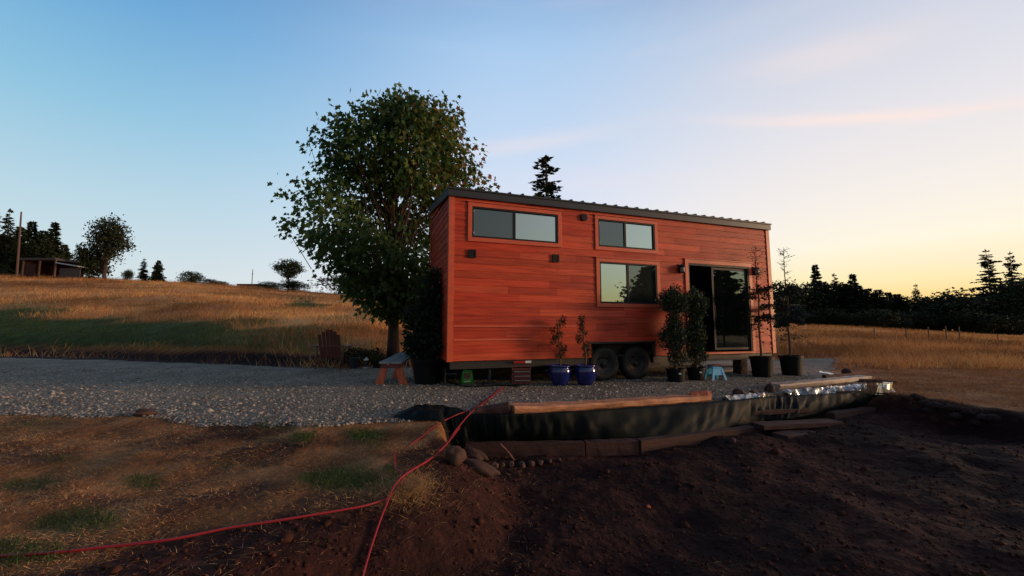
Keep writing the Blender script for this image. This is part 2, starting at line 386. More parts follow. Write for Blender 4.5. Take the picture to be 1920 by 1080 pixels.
# soil clods on dirt
n=26000; u=rs.uniform(-1.4,1.6,n); yy=1.6+7*rs.rand(n)**1.6; x=u*yy; k=(sdist(DP,x,yy)>.12); x=x[k];y=yy[k]
s_=rs.gamma(1.6,.0035,len(x))+.003; b_=rs.uniform(.6,1.5,len(x))
stones('soil_clods',x,y,s_,np.stack([.05*b_,.019*b_,.015*b_],1),M['grass'] if 0 else mat('soil_clods',(.05,.02,.015),.95,attr=True,spec=.1),'red brown clods of bare soil')
n=900; u=rs.uniform(-1.2,1.6,n); yy=2.2+5*rs.rand(n); x=u*yy; k=(sdist(DP,x,yy)>.15)&(fbm(x*.9,yy*.9,3)>-.02); x=x[k];y=yy[k]; b_=rs.uniform(.6,1.3,len(x))
stones('large_clods',x,y,rs.gamma(3,.007,len(x))+.006,np.stack([.05*b_,.02*b_,.015*b_],1),bpy.data.materials['soil_clods'],'larger clods and stones lying on the bare soil',sink=.1)
# ------------------------------------------------------------------ grass
def blades(name,x,y,h,w,lean,colr,m,lab,z=None,curve=.4):
    n=len(x); z=height(x,y) if z is None else z
    a=rs.rand(n)*2*PI; dx,dy=np.cos(a),np.sin(a); b=rs.rand(n)*2*PI; sx,sy=np.cos(b)*w/2,np.sin(b)*w/2
    V=np.zeros((n,5,3))
    L=lean*h; 
    for i,(t,ww) in enumerate([(0,1),(0,-1),(.55,.8),(.55,-.8),(1,0)]):
        off=L*(t**(1+curve)); V[:,i,0]=x+dx*off+sx*ww; V[:,i,1]=y+dy*off+sy*ww; V[:,i,2]=z-.004+h*t*(1-.35*np.minimum(lean,1.3)*t)
    o=np.arange(n)*5
    T=np.stack([o+2,o+3,o+4],1)[:, [1,0,2]]; Qd=np.stack([o,o+1,o+3,o+2],1)
    ob=np_mesh(name,V.reshape(-1,3),[Qd,T],m,colr=np.repeat(colr,5,0)); tag(ob,lab,kind='stuff'); return ob
def cjit(base,n,v=.3):
    b=np.array(base)[None]*rs.uniform(1-v,1+v,(n,1)); return b*rs.uniform(.92,1.08,(n,3))
# near dry matted grass
n=190000; u=rs.uniform(-1.45,.05,n); yy=1.6+4.6*rs.rand(n)**1.1; x=u*yy; z=height(x,yy); dz_,gz_=zones(x,yy,z); gdn=gravel_d(x,yy)
k=(gdn<.0)&(rs.rand(n)>dz_*.93)&(rs.rand(n)>gz_*.8)&(fbm(x*1.1,yy*1.1,3)+rs.uniform(-.35,.35,n)>-.22); x=x[k];y=yy[k]; n=len(x)
cb=np.where((rs.rand(n)<.6)[:,None],cjit((.66,.38,.17),n,.4),cjit((.34,.15,.06),n,.45))
cb*=(1+.9*fbm(x*2.1,y*2.1,3))[:,None].clip(.35,1.6)
blades('dry_grass_mat',x,y,rs.uniform(.008,.042,n),rs.uniform(.0018,.0042,n),rs.uniform(1.0,4.0,n),cb,M['grass'],'matted dry tan grass in front of the gravel')
# green tufts near
n=60000; u=rs.uniform(-1.5,.05,n); yy=1.6+4.8*rs.rand(n); x=u*yy; z=height(x,yy); dz_,gz_=zones(x,yy,z); gdn=gravel_d(x,yy)
k=(gdn<.12)&(rs.rand(n)<(gz_-.25)*1.3); x=x[k];y=yy[k]; n=len(x)
blades('green_grass_tufts',x,y,rs.uniform(.03,.10,n),rs.uniform(.004,.007,n),rs.uniform(.2,1.2,n),cjit((.075,.12,.035),n,.4),M['grass'],'low green grass tufts in the dry grass')
# field grass
n=230000; u=rs.uniform(-1.5,1.5,n); yy=11.5*np.exp(rs.rand(n)*math.log(66/11.5)); x=u*yy; z=height(x,yy); dz_,gz_=zones(x,yy,z); gdn=gravel_d(x,yy)
clump=fbm(x*.8,yy*.8,3)
hidden=(u>-.12)&(u<.55)&(yy>12)&(yy<40)&(rs.rand(n)<.5)
k=(gdn<-.1)&(rs.rand(n)>dz_*.9)&(clump+rs.uniform(-.3,.3,n)>-.25)&~hidden; x=x[k];y=yy[k];g2=gz_[k]; n=len(x); cl=clump[k]
isg=rs.rand(n)<g2*1.1
patch=fbm(x*.15,y*.4,3)
dryc=cjit((.64,.33,.12),n,.3)*np.clip(1+patch[:,None]*1.7,.45,1.6); dryc=np.where((rs.rand(n)<.3)[:,None],dryc*np.array([.75,.55,.5]),dryc)
c_=np.where(isg[:,None],cjit((.07,.10,.028),n,.4),dryc)
h=np.where(isg,rs.uniform(.08,.28,n),rs.uniform(.15,.5,n)*(1+cl*.8)); wd=.004+y*.00042
blades('field_grass',x,y,h,wd*rs.uniform(.7,1.4,n),rs.uniform(.2,1.1,n),np.clip(c_,0.01,.9),M['grass'],'tall dry grass covering the hillside and field')
# right near field
n=60000; x=rs.uniform(4,16,n); y=rs.uniform(4,13,n); z=height(x,y); d=sdist(DP,x,y)
k=(gravel_d(x,y)<-.05)&(d<.25*rs.rand(n))&(fbm(x*.9,y*.9,3)+rs.uniform(-.3,.3,n)>-.2)&(y/x>.6); x=x[k];y=y[k];n=len(x)
blades('dry_grass_right',x,y,rs.uniform(.03,.16,n),rs.uniform(.005,.009,n),rs.uniform(.6,2.5,n),cjit((.34,.17,.075),n,.45),M['grass'],'short dry grass at the right beyond the log')
# straw on soil
n=1500; u=rs.uniform(-1.0,1.1,n); yy=2.2+3.6*rs.rand(n)**1.3; x=u*yy; k=(sdist(DP,x,yy)>.02)&(rs.rand(n)<np.clip(.85-x*.22,.12,1)); x=x[k];y=yy[k];n=len(x)
blades('straw_bits',x,y,rs.uniform(.004,.02,n),rs.uniform(.0015,.003,n),rs.uniform(2.5,5,n),cjit((.45,.30,.17),n,.4),M['grass'],'loose bits of straw on the bare soil',z=height(x,y)+.014)
# straw clump at bank edge
cx=ground(765,920); n=1700; a=rs.rand(n)*2*PI; rr=np.abs(rs.randn(n))*.16; x=cx.x+np.cos(a)*rr*1.1; y=cx.y+np.sin(a)*rr
blades('straw_clump',x,y,rs.uniform(.04,.13,n),rs.uniform(.002,.004,n),rs.uniform(.6,2.2,n),cjit((.52,.32,.15),n,.4),M['grass'],'straw coloured clump on the edge of the bank')
# ------------------------------------------------------------------ house
HX,HY,YAW=-1.228,7.925,.3376; HL=8.58; ZB=.528; ZT=3.963; ZS=3.782; HW=2.54; ZBK=4.30
ca,sa=math.cos(YAW),math.sin(YAW)
def hw(px,py,off=0.0):
    """point where the view ray meets the long front wall: (distance along, height)"""
    u,y,w=ray(px,py); nx_,ny_=-sa,ca
    t=((HX*nx_+HY*ny_)-off)/(u*nx_+y*ny_)
    X,Y,Z=u*t,y*t,EYE+w*t
    return (X-HX)*ca+(Y-HY)*sa, Z
house=empty('tiny_house',(HX,HY,0),YAW,'long red cedar tiny house on trailer wheels with black metal roof','tiny house')
def quadbox(tl,tr,bl,br):
    a,b,c,d=hw(*tl),hw(*tr),hw(*bl),hw(*br)
    return (a[0]+c[0])/2,(b[0]+d[0])/2,(c[1]+d[1])/2,(a[1]+b[1])/2
W1=quadbox((884,389),(1045,402),(885,446),(1045,456))
W2=quadbox((1120,411),(1225,421),(1121,461),(1227,471))
W3=quadbox((1122,492),(1229,496),(1125,569),(1232,570))
DR=quadbox((1292,495),(1404,500),(1292,660),(1407,659))
wa=hw(1108,642); wb=hw(1222,642); wheel_z=wa[1]
HOLES=[W1,W2,W3,DR]
WELL=(wa[0],wb[0]+.05,ZB-.1,wheel_z)
R=random.Random(5)
CT=[(.47,.050,.018),(.49,.060,.022),(.43,.042,.016),(.55,.076,.030),(.47,.052,.020),(.44,.045,.018)]
def siding(length,zt0,zt1,holes,seed,name):
    """rows of lapped boards in local (s, y outwards negative, z); top height varies linearly zt0..zt1"""
    r=random.Random(seed); b=MB(); rh=.148; z=ZB; row=0
    while z<max(zt0,zt1)-.005:
        z1=z+rh
        cuts=[(0,length)]
        # split where holes start or end inside the row
        zs=sorted({z,z1}|{q for hh in holes for q in (hh[2],hh[3]) if z+.002<q<z1-.002})
        for za,zb in zip(zs[:-1],zs[1:]):
            seg=[(0,length)]
            for hh in holes:
                if hh[2]<(za+zb)/2<hh[3]:
                    ns=[]
                    for a,c in seg:
                        if hh[1]<=a or hh[0]>=c: ns.append((a,c))
                        else:
                            if hh[0]>a: ns.append((a,hh[0]))
                            if hh[1]<c: ns.append((hh[1],c))
                    seg=ns
            r2=random.Random(seed*100+row); js=[0]; 
            while js[-1]<length: js.append(js[-1]+r2.uniform(1.1,3.0))
            cols=[r2.choice(CT) for _ in js]; br=[r2.uniform(.78,1.18) for _ in js]
            for a,c in seg:
                for i,j in enumerate(js):
                    j1=js[i+1] if i+1<len(js) else 99
                    p,q=max(a,j),min(c,j1)
                    if q-p<.003: continue
                    def top(s): 
                        return min(zb, zt0+(zt1-zt0)*s/length)
                    ta,tb=top(p),top(q)
                    if ta<=za+.002 and tb<=za+.002: continue
                    ta=max(ta,za+.001); tb=max(tb,za+.001)
                    f=lambda zz:-.004-.010*(1-(zz-z)/rh)
                    b.cur=(*[cc*br[i] for cc in cols[i]],1)
                    p2=p+(.0015 if p==j else 0); q2=q-(.0015 if q==j1 else 0)
                    b.hexa([(p2,f(za),za),(q2,f(za),za),(q2,.02,za),(p2,.02,za),(p2,f(ta),ta),(q2,f(tb),tb),(q2,.02,tb),(p2,.02,ta)])
        z=z1; row+=1
    return b
fw=siding(HL,ZS,ZS,HOLES+[WELL],3,'front').build('wall',M['cedar'],house)
e=siding(HW,ZBK-.18,ZS,[],8,'end').build('wall',M['cedar'],house); e.location=(0,HW,0); e.rotation_euler=(0,0,-PI/2)
e=siding(HW,ZS,ZBK-.18,[],9,'end').build('wall',M['cedar'],house); e.location=(HL,0,0); e.rotation_euler=(0,0,PI/2)
e=siding(HL,ZBK-.18,ZBK-.18,[],10,'back').build('wall',M['cedar'],house); e.location=(HL,HW,0); e.rotation_euler=(0,0,PI)
# corner trims
for (x0,x1,y0,y1,zt) in ((-.02,.085,-.028,-.012,ZS),(-.028,-.0205,-.028,.08,ZS+.03),(HL-.085,HL+.02,-.028,-.012,ZS),(HL+.0205,HL+.028,-.028,.08,ZS),(HL+.0205,HL+.028,HW-.08,HW+.02,ZBK-.19),(-.028,-.0205,HW-.08,HW+.02,ZBK-.19)):
    b=MB(); b.box(x0,x1,y0,y1,ZB-.01,zt-.003); b.build('corner_trim',M['trimwood'],house)
# added paler ledges standing in for light caught along the lower boards
for (p,q,py) in ((850,1078,611),(850,992,637)):
    a=hw(p,py); c=hw(q,py); b=MB(); zz=a[1]
    b.hexa([(a[0],-.028,zz-.02),(c[0],-.028,zz-.02),(c[0],-.004,zz-.02),(a[0],-.004,zz-.02),(a[0],-.022,zz+.012),(c[0],-.022,zz+.012),(c[0],-.004,zz+.016),(a[0],-.004,zz+.016)])
    b.build('lit_edge_strip',M['trimwood'],house)
# interior
b=MB(); w0,w1=.021,HW-.021
b.box(.03,HL-.03,w0,w1,ZB,ZB+.04); b.box(.03,HL-.03,w0+.05,w1,ZS-.25,ZS-.2); b.box(.03,HL-.03,w1-.03,w1,ZB+.041,ZS-.251); b.box(.03,.06,w0+.05,w1-.031,ZB+.041,ZS-.251); b.box(HL-.06,HL-.03,w0+.05,w1-.031,ZB+.041,ZS-.251)
b.build('interior',M['dark'],house)
# roof
b=MB(); s0,s1=-.07,HL+.06; y0,y1=-.10,HW+.10; sl=(ZBK-ZT)/HW
zf=lambda y:ZT+sl*y
b.hexa([(s0,y0,zf(y0)-.03),(s1,y0,zf(y0)-.03),(s1,y1,zf(y1)-.03),(s0,y1,zf(y1)-.03),(s0,y0,zf(y0)),(s1,y0,zf(y0)),(s1,y1,zf(y1)),(s0,y1,zf(y1))])
s=s0+.15
while s<s1:
    b.hexa([(s-.035,y0-.008,zf(y0)-.004),(s+.035,y0-.008,zf(y0)-.004),(s+.035,y1,zf(y1)-.004),(s-.035,y1,zf(y1)-.004),(s-.016,y0-.008,zf(y0)+.028),(s+.016,y0-.008,zf(y0)+.028),(s+.016,y1,zf(y1)+.028),(s-.016,y1,zf(y1)+.028)])
    s+=.2286*1.25
roof=b.build('roof',M['roof'],house)
b=MB(); b.box(s0+.01,s1-.01,-.075,-.035,ZS,zf(-.075)-.031)
b.build('fascia',M['roof'],roof)
for ss in (s0+.005,s1-.04):
    b=MB(); b.hexa([(ss,-.034,ZS+.005),(ss+.035,-.034,ZS+.005),(ss+.035,HW+.06,ZBK-.175),(ss,HW+.06,ZBK-.175),(ss,-.034,zf(-.034)-.032),(ss+.035,-.034,zf(-.034)-.032),(ss+.035,HW+.06,zf(HW+.06)-.032),(ss,HW+.06,zf(HW+.06)-.032)])
    b.build('rake_board',M['roof'],roof)
def ringbox(b,x0,x1,z0,z1,t,y0,y1):
    b.box(x0-t,x1+t,y0,y1,z1,z1+t); b.box(x0-t,x1+t,y0,y1,z0-t,z0); b.box(x0-t,x0,y0,y1,z0,z1); b.box(x1,x1+t,y0,y1,z0,z1)
def window(Wd,divpx,left,rightg,trimw,screen):
    x0,x1,z0,z1=Wd; ft=.035
    b=MB(); ringbox(b,x0+ft,x1-ft,z0+ft,z1-ft,ft,-.03,.05)
    dx=hw(divpx,(440 if Wd is not W3 else 530))[0]; b.box(dx-.028,dx+.028,-.022,.05,z0+ft+.001,z1-ft-.001)
    w=b.build('window',M['blackmetal'],house,bevel=.003)
    b=MB(); ringbox(b,x0-.001,x1+.001,z0-.001,z1+.001,trimw,-.036,-.0145); b.build('trim',M['trimwood'],w,bevel=.003)
    # thin outer drip strip over the trim
    b=MB(); b.box(x0-trimw-.03,x1+trimw+.03,-.06,-.015,z1+trimw+.002,z1+trimw+.02); b.build('drip_cap',M['trimwood'],w)
    for a,c,m_,yy in ((x0+ft,dx-.028,left,.0),(dx+.028,x1-ft,rightg,.006)):
        b=MB(); b.box(a,c,yy,yy+.006,z0+ft,z1-ft); b.build('pane',m_,w)
    # screen clips
    sx=x0+ft+.01 if screen=='l' else x1-ft-.01
    for zz in (z0+.1,z1-.09):
        b=MB(); b.box(sx-.009,sx+.009,-.012,-.002,zz-.012,zz+.012); b.build('screen_clip',M['white'],w)
window(W1,964,M['glass_screen'],M['glass_clear'],.085,'l')
window(W2,1171,M['glass_screen'],M['glass_clear'],.08,'l')
window(W3,1177,M['glass_clear'],M['glass_low'],.085,'r')
# sliding door
x0,x1,z0,z1=DR; dx=hw(1337,580)[0]
b=MB(); b.box(x0,x1,-.03,.06,z1-.05,z1); b.box(x0,x0+.03,-.03,.06,z0,z1-.051); b.box(x1-.04,x1,-.03,.06,z0,z1-.051)
door=b.build('sliding_door',M['blackmetal'],house)
b=MB(); ringbox(b,dx+.06,x1-.10,z0+.10,z1-.12,.058,.0,.03); b.build('door_leaf',M['blackmetal'],door,bevel=.004)
b=MB(); b.box(dx+.06,x1-.10,.012,.018,z0+.10,z1-.12); b.build('pane',M['glass_door'],door)
b=MB(); b.tube([(dx+.03,-.04,z0+.85),(dx+.03,-.04,z0+1.15)],.012,8); b.build('handle',M['blackmetal'],door)
b=MB(); b.box(x0-.10,x0-.001,-.038,-.0145,z0,z1); b.box(x1+.001,x1+.10,-.038,-.0145,z0,z1); b.box(x0-.10,x1+.10,-.038,-.0145,z1+.001,z1+.10)
b.build('trim',M['trimwood'],door,bevel=.003)
b=MB(); b.box(x0-.13,x1+.13,-.06,-.015,z1+.102,z1+.12); b.build('drip_cap',M['trimwood'],door)
b=MB(); b.box(x0-.02,x1+.02,-.09,.06,z0-.05,z0-.002); b.build('sill',M['trimwood'],door,bevel=.004)
# round vent and square boxes
s,z=hw(1094,408); b=MB()
b.tube([(s,-.012,z),(s,-.05,z)],.085,20); v=b.build('round_vent',M['blackmetal'],house,bevel=.006)
b=MB(); 
for k in range(-2,3): b.box(s-.06,s+.06,-.056,-.051,z+k*.028-.006,z+k*.028+.006)
b.build('louvre',M['blackmetal'],v)
for (px,py,w_,h_) in ((885,476,.15,.165),(1041,485,.15,.165)):
    s,z=hw(px,py); b=MB(); ringbox(b,s-w_/2+.02,s+w_/2-.02,z-h_/2+.02,z+h_/2-.02,.02,-.045,-.013); b.box(s-w_/2+.021,s+w_/2-.021,-.03,-.013,z-h_/2+.021,z+h_/2-.021)
    for k in range(-2,3): b.box(s-w_/2+.022,s+w_/2-.022,-.04,-.031,z+k*.024-.006,z+k*.024+.006)
    b.build('wall_vent',M['blackmetal'],house)
# porch lamps
for (px,py) in ((1274,505),(1413,509)):
    s,z=hw(px,py); b=MB(); b.box(s-.05,s+.05,-.035,-.013,z-.10,z+.12); b.tube([(s,-.03,z+.09),(s,-.10,z+.11),(s,-.10,z+.08)],.01,6); b.lathe([(.0,z+.10),(.05,z+.09),(.075,z+.06),(.075,z+.045)],16,(s,-.10)); b.lathe([(.07,z-.075),(.07,z-.095),(.0,z-.10)],16,(s,-.10))
    for k in range(4):
        a=PI/4+k*PI/2; b.beam((s+.062*math.cos(a),-.10+.062*math.sin(a),z-.08),(s+.062*math.cos(a),-.10+.062*math.sin(a),z+.05),.008,.008,(1,0,0))
    for q in (-.035,.005): b.lathe([(.064,z+q),(.064,z+q+.01),(.058,z+q+.01),(.058,z+q)],16,(s,-.10))
    l=b.build('wall_lamp',M['blackmetal'],house)
    b=MB(); b.lathe([(.0,z-.072),(.05,z-.07),(.052,z+.03),(.0,z+.04)],16,(s,-.10)); b.build('lamp_glass',M['lens'],l,smooth=True)
# reflectors
a=hw(963,682); c=hw(985,682); d=hw(996,682)
b=MB(); b.box(a[0],c[0],-.006,.0,ZB-.075,ZB-.03); b.build('reflector',M['red'],house)
b=MB(); b.box(c[0]+.001,d[0],-.006,.0,ZB-.075,ZB-.03); b.build('reflector',M['white'],house)
# chassis
b=MB()
for yy in (.05,HW-.15): b.box(.05,WELL[0]-.02,yy,yy+.1,ZB-.16,ZB-.005); b.box(WELL[1]+.02,HL-.05,yy,yy+.1,ZB-.16,ZB-.005)
s=.3
while s<HL: 
    if not (WELL[0]-.1<s<WELL[1]+.1): b.box(s,s+.06,.16,HW-.16,ZB-.15,ZB-.02)
    s+=.6
b.box(.02,HL-.02,.03,HW-.03,ZB-.004,ZB-.001)
b.box(WELL[0]-.02,WELL[1]+.02,.30,.33,ZB-.15,wheel_z+.02); b.box(WELL[0]-.02,WELL[1]+.02,.021,.30,wheel_z,wheel_z+.02)
b.box(WELL[0]-.02,WELL[1]+.02,HW-.35,HW-.32,ZB-.15,wheel_z)
b.box(.1,HL-.1,HW-.06,HW-.03,.02,ZB-.161); b.box(.03,.06,.5,HW-.1,.05,ZB-.161); b.box(.6,WELL[0]-.3,HW-.75,HW-.2,.06,ZB-.17); b.box(WELL[1]+.3,HL-2.2,HW-.75,HW-.2,.06,ZB-.17)  # added dark skirt and boxes, block daylight showing under the trailer
b.build('chassis_and_shade_panels',M['steel'],house)
b=MB(); b.box(WELL[0]-.03,WELL[1]+.03,-.03,.02,wheel_z-.03,wheel_z+.012); b.hexa([(WELL[1]-.02,-.03,ZB-.02),(WELL[1]+.03,-.03,ZB-.02),(WELL[1]+.03,.02,ZB-.02),(WELL[1]-.02,.02,ZB-.02),(WELL[1]-.08,-.03,wheel_z-.03),(WELL[1]+.03,-.03,wheel_z-.03),(WELL[1]+.03,.02,wheel_z-.03),(WELL[1]-.08,.02,wheel_z-.03)])
b.build('fender',M['steel'],house)
ws=[hw(1135,690)[0],hw(1196,690)[0]]
rw=.375
for side in (0,1):
    for s in ws:
        o=bpy.data.objects.new('wheel',None); col.objects.link(o); o.parent=house; y0=.02 if side==0 else HW-.24; o.location=(s,y0,rw)
        b=MB(); prof=[(.215,0),(.225,-.012),(.30,-.02),(.352,-.005),(rw,.03),(rw,.19),(.352,.225),(.215,.22)]
        n=40; vs=[];fs=[]
        for (r,yy) in prof:
            for k in range(n): a=2*PI*k/n; vs.append((r*math.cos(a),yy,r*math.sin(a)))
        for i in range(len(prof)-1):
            for k in range(n): k2=(k+1)%n; fs.append((i*n+k,i*n+k2,(i+1)*n+k2,(i+1)*n+k))
        b.add(vs,fs)
        for k in range(40):
            a=2*PI*(k+.5)/40; p=Vector((math.cos(a)*(rw+.004),.11,math.sin(a)*(rw+.004)))
            b.beam(p+Vector((0,-.075,0)),p+Vector((0,.075,0)),.035,.012,(math.cos(a),0,math.sin(a)))
        b.build('tyre',M['tyre'],o)
        b=MB(); prof=[(.0,.03),(.05,.02),(.055,.06),(.12,.07),(.19,.03),(.214,-.004),(.216,.2)]
        vs=[];fs=[]
        for (r,yy) in prof:
            for k in range(n): a=2*PI*k/n; vs.append((r*math.cos(a),yy,r*math.sin(a)))
        for i in range(len(prof)-1):
            for k in range(n): k2=(k+1)%n; fs.append((i*n+k,i*n+k2,(i+1)*n+k2,(i+1)*n+k))
        b.add(vs,fs); b.build('rim',M['rim'],o,smooth=True)
for (s,yy) in ((.9,.25),(HL-.45,.15),(.9,HW-.3),(HL-.45,HW-.3)):
    b=MB(); b.box(s-.13,s+.13,yy-.1,yy+.1,.015,.05); b.tube([(s,yy,.05),(s,yy,ZB-.15)],.035,10); b.box(s-.06,s+.06,yy-.06,yy+.06,ZB-.19,ZB-.161)
    b.build('stabiliser_jack',M['steel'],house)
# ------------------------------------------------------------------ trees
def tri_cloud(name,P,D,size,colr,m,parent,shape='leaf'):
    """P centres (n,3), D leaf direction (n,3) unit, size (n); lobed leaves"""
    n=len(P); rnd=rs.randn(n,3); S=np.cross(D,rnd); S/=np.linalg.norm(S,axis=1,keepdims=True)+1e-9
    Nn=np.cross(D,S)
    if shape=='leaf':   # palmate, 5 lobes
        pts=[(0,0),(-.32,-.05),(-.25,.22),(-.55,.38),(-.25,.5),(0,1),(.25,.5),(.55,.38),(.25,.22),(.32,-.05)]
        bend=[0,-.05,0,-.12,0,-.15,0,-.12,0,-.05]
    elif shape=='spray':
        pts=[(0,0),(-.28,.45),(0,1),(.28,.45)]; bend=[0,-.05,-.15,-.05]
    else:
        pts=[(-.06,0),(0,1),(.06,0)]; bend=[0,0,0]
    k=len(pts); V=np.zeros((n,k,3))
    for i,((a,b),c) in enumerate(zip(pts,bend)):
        V[:,i]=P+S*(a*size)[:,None]+D*(b*size)[:,None]+Nn*(c*size)[:,None]
    Fc=np.arange(n*k).reshape(n,k)
    return np_mesh(name,V.reshape(-1,3),Fc,m,parent,colr=np.repeat(colr,k,0))
def unit(a): return a/(np.linalg.norm(a,axis=-1,keepdims=True)+1e-9)
def wiggle(a,b,n,amp,r):
    a=Vector(a);b=Vector(b);out=[]
    for i in range(n+1):
        t=i/n; w=amp*math.sin(t*PI)*(b-a).length
        out.append(a.lerp(b,t)+Vector((r.uniform(-1,1)*w,r.uniform(-1,1)*w,r.uniform(-.5,.8)*w)))
    return out
# big maple
mb_=at_y(738,655,13.2); mbase=gpt(mb_.x,13.2,-.05)
maple=empty('maple_tree',mbase,0,'large leafy maple tree with dark trunk behind the left end of the house','tree')
r=random.Random(21)
k=13.2/764.1
prof_px=[(203,40),(225,92),(260,124),(300,146),(340,160),(380,176),(430,182),(470,160),(510,118),(545,92),(585,60)]
cxs=[(203,740),(225,765),(260,752),(300,742),(340,735),(380,722),(430,732),(470,735),(510,738),(545,745),(585,752)]
def cyl(py): return EYE+13.2*float(tanel(py))-mbase.z
zs=np.array([cyl(p[0]) for p in prof_px])[::-1]; rr_=np.array([max(p[1]*k-.22,.3) for p in prof_px])[::-1]; cx_=np.array([(c[1]-960)*k-mbase.x for c in cxs])[::-1]
tips=[];
while len(tips)<760:
    z=rs.uniform(zs[0],zs[-1]); R_=np.interp(z,zs,rr_); a=rs.rand()*2*PI; q=rs.rand()**.42
    if vn(np.cos(a)*2.2*q+z*1.1+5,np.sin(a)*2.2*q+z*.9)+rs.uniform(-.12,.12)<-.10: continue
    lump=1+.10*math.sin(a*3+z*2.1)+.07*math.sin(a*5-z*3.3)
    tips.append((np.interp(z,zs,cx_)+math.cos(a)*R_*q*lump,math.sin(a)*R_*q*lump*.95,z-.15*q*0,q))
tips=np.array(tips)
extra=[(697,182),(735,207),(790,212),(858,228),(850,240),(595,275),(915,330),(628,240),(545,402),(552,425),(870,285),(905,345),(565,345),(920,348)]
et=[]
for (px,py) in extra:
    p=at_y(px,py,13.2); et.append((p.x-mbase.x,rs.uniform(-.6,.6),p.z-mbase.z-.1,1.0))
LP=[];LD=[];LS=[];LC=[]
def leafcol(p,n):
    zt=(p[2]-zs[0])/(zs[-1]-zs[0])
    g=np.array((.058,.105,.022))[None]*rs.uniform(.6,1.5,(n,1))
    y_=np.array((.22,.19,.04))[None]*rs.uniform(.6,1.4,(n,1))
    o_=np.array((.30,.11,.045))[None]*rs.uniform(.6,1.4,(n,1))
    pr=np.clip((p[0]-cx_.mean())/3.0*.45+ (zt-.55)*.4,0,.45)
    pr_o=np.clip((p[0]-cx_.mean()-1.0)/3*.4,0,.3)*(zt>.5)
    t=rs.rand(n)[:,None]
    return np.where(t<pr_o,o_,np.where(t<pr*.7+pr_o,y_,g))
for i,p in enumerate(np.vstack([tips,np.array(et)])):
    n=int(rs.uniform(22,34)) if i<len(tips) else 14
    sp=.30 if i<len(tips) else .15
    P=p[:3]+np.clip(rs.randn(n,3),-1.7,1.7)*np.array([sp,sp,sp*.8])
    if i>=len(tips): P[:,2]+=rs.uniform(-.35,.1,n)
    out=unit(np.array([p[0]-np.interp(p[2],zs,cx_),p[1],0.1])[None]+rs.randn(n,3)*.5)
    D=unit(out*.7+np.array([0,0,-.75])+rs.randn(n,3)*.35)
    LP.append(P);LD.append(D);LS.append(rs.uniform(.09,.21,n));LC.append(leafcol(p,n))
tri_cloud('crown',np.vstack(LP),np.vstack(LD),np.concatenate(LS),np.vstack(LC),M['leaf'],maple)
b=MB(); tr=[Vector((0,0,0)),Vector((-.02,0,1.0)),Vector((-.06,.02,2.1)),Vector((-.14,0,3.2)),Vector((-.2,.03,4.4)),Vector((-.15,0,5.6)),Vector((-.1,0,6.6))]
b.tube(tr,[.22,.17,.155,.14,.11,.07,.03],12)
for i in range(0,760,6):
    p=Vector(tips[i][:3]); j=min(5,max(2,int((p.z-1.2)/1.35))); a=tr[j].lerp(tr[j-1],r.random()*.8)
    if p.z<a.z-.3: a=tr[2].copy()
    L_=wiggle(a,p,4,.06,r); b.tube(L_,[.05,.035,.024,.014,.006],5,False)
for q in et:
    p=Vector(q[:3]); a=p*.75+Vector((0,0,-.3)); b.tube([a,(a+p)/2,p],[.012,.01,.005],4,False)
b.build('trunk',M['bark'],maple,smooth=True)
# generic leafy tree prototype
def leafy_mesh(parent,h,rx,tz,nclump,nleaf,lsize,seed,base=(.022,.032,.013),flat=1.0,lobes=None,var=.4):
    st=np.random.RandomState(seed); cl=[]
    lobes=lobes or [(0,0,(h+tz)/2,rx,(h-tz)/2)]
    for i in range(nclump):
        L_=lobes[st.randint(len(lobes))]; d=unit(st.randn(3)); q=st.rand()**.4
        cl.append([L_[0]+d[0]*L_[3]*q,L_[1]+d[1]*L_[3]*q,L_[2]+d[2]*L_[4]*q])
    cl=np.array(cl); n=nclump*nleaf; P=np.repeat(cl,nleaf,0)+st.randn(n,3)*lsize*1.25*np.array([1,1,.7*flat]); D=unit(st.randn(n,3)+np.array([0,0,-.2]))
    c=np.array(base)[None]*st.uniform(1-var,1+var,(n,1))*np.repeat(st.uniform(.7,1.35,(nclump,1)),nleaf,0)
    o=tri_cloud('crown',P,D,st.uniform(.6,1.3,n)*lsize,c,M['needle'],parent,'spray')
    b=MB(); rr=random.Random(seed); top=Vector((0,0,tz+(h-tz)*.6)); b.tube(wiggle((0,0,-.3),top,5,.02,rr),[h*.035,h*.03,h*.026,h*.02,h*.013,h*.006],8)
    for i in range(0,nclump,max(1,nclump//26)):
        p=Vector(cl[i]); a=Vector((0,0,max(tz*.6,min(p.z-.2*h,top.z*.85)))); b.tube(wiggle(a,p,3,.05,rr),[h*.014,h*.01,h*.006,h*.002],5,False)
    b.build('trunk',M['bark'],parent)
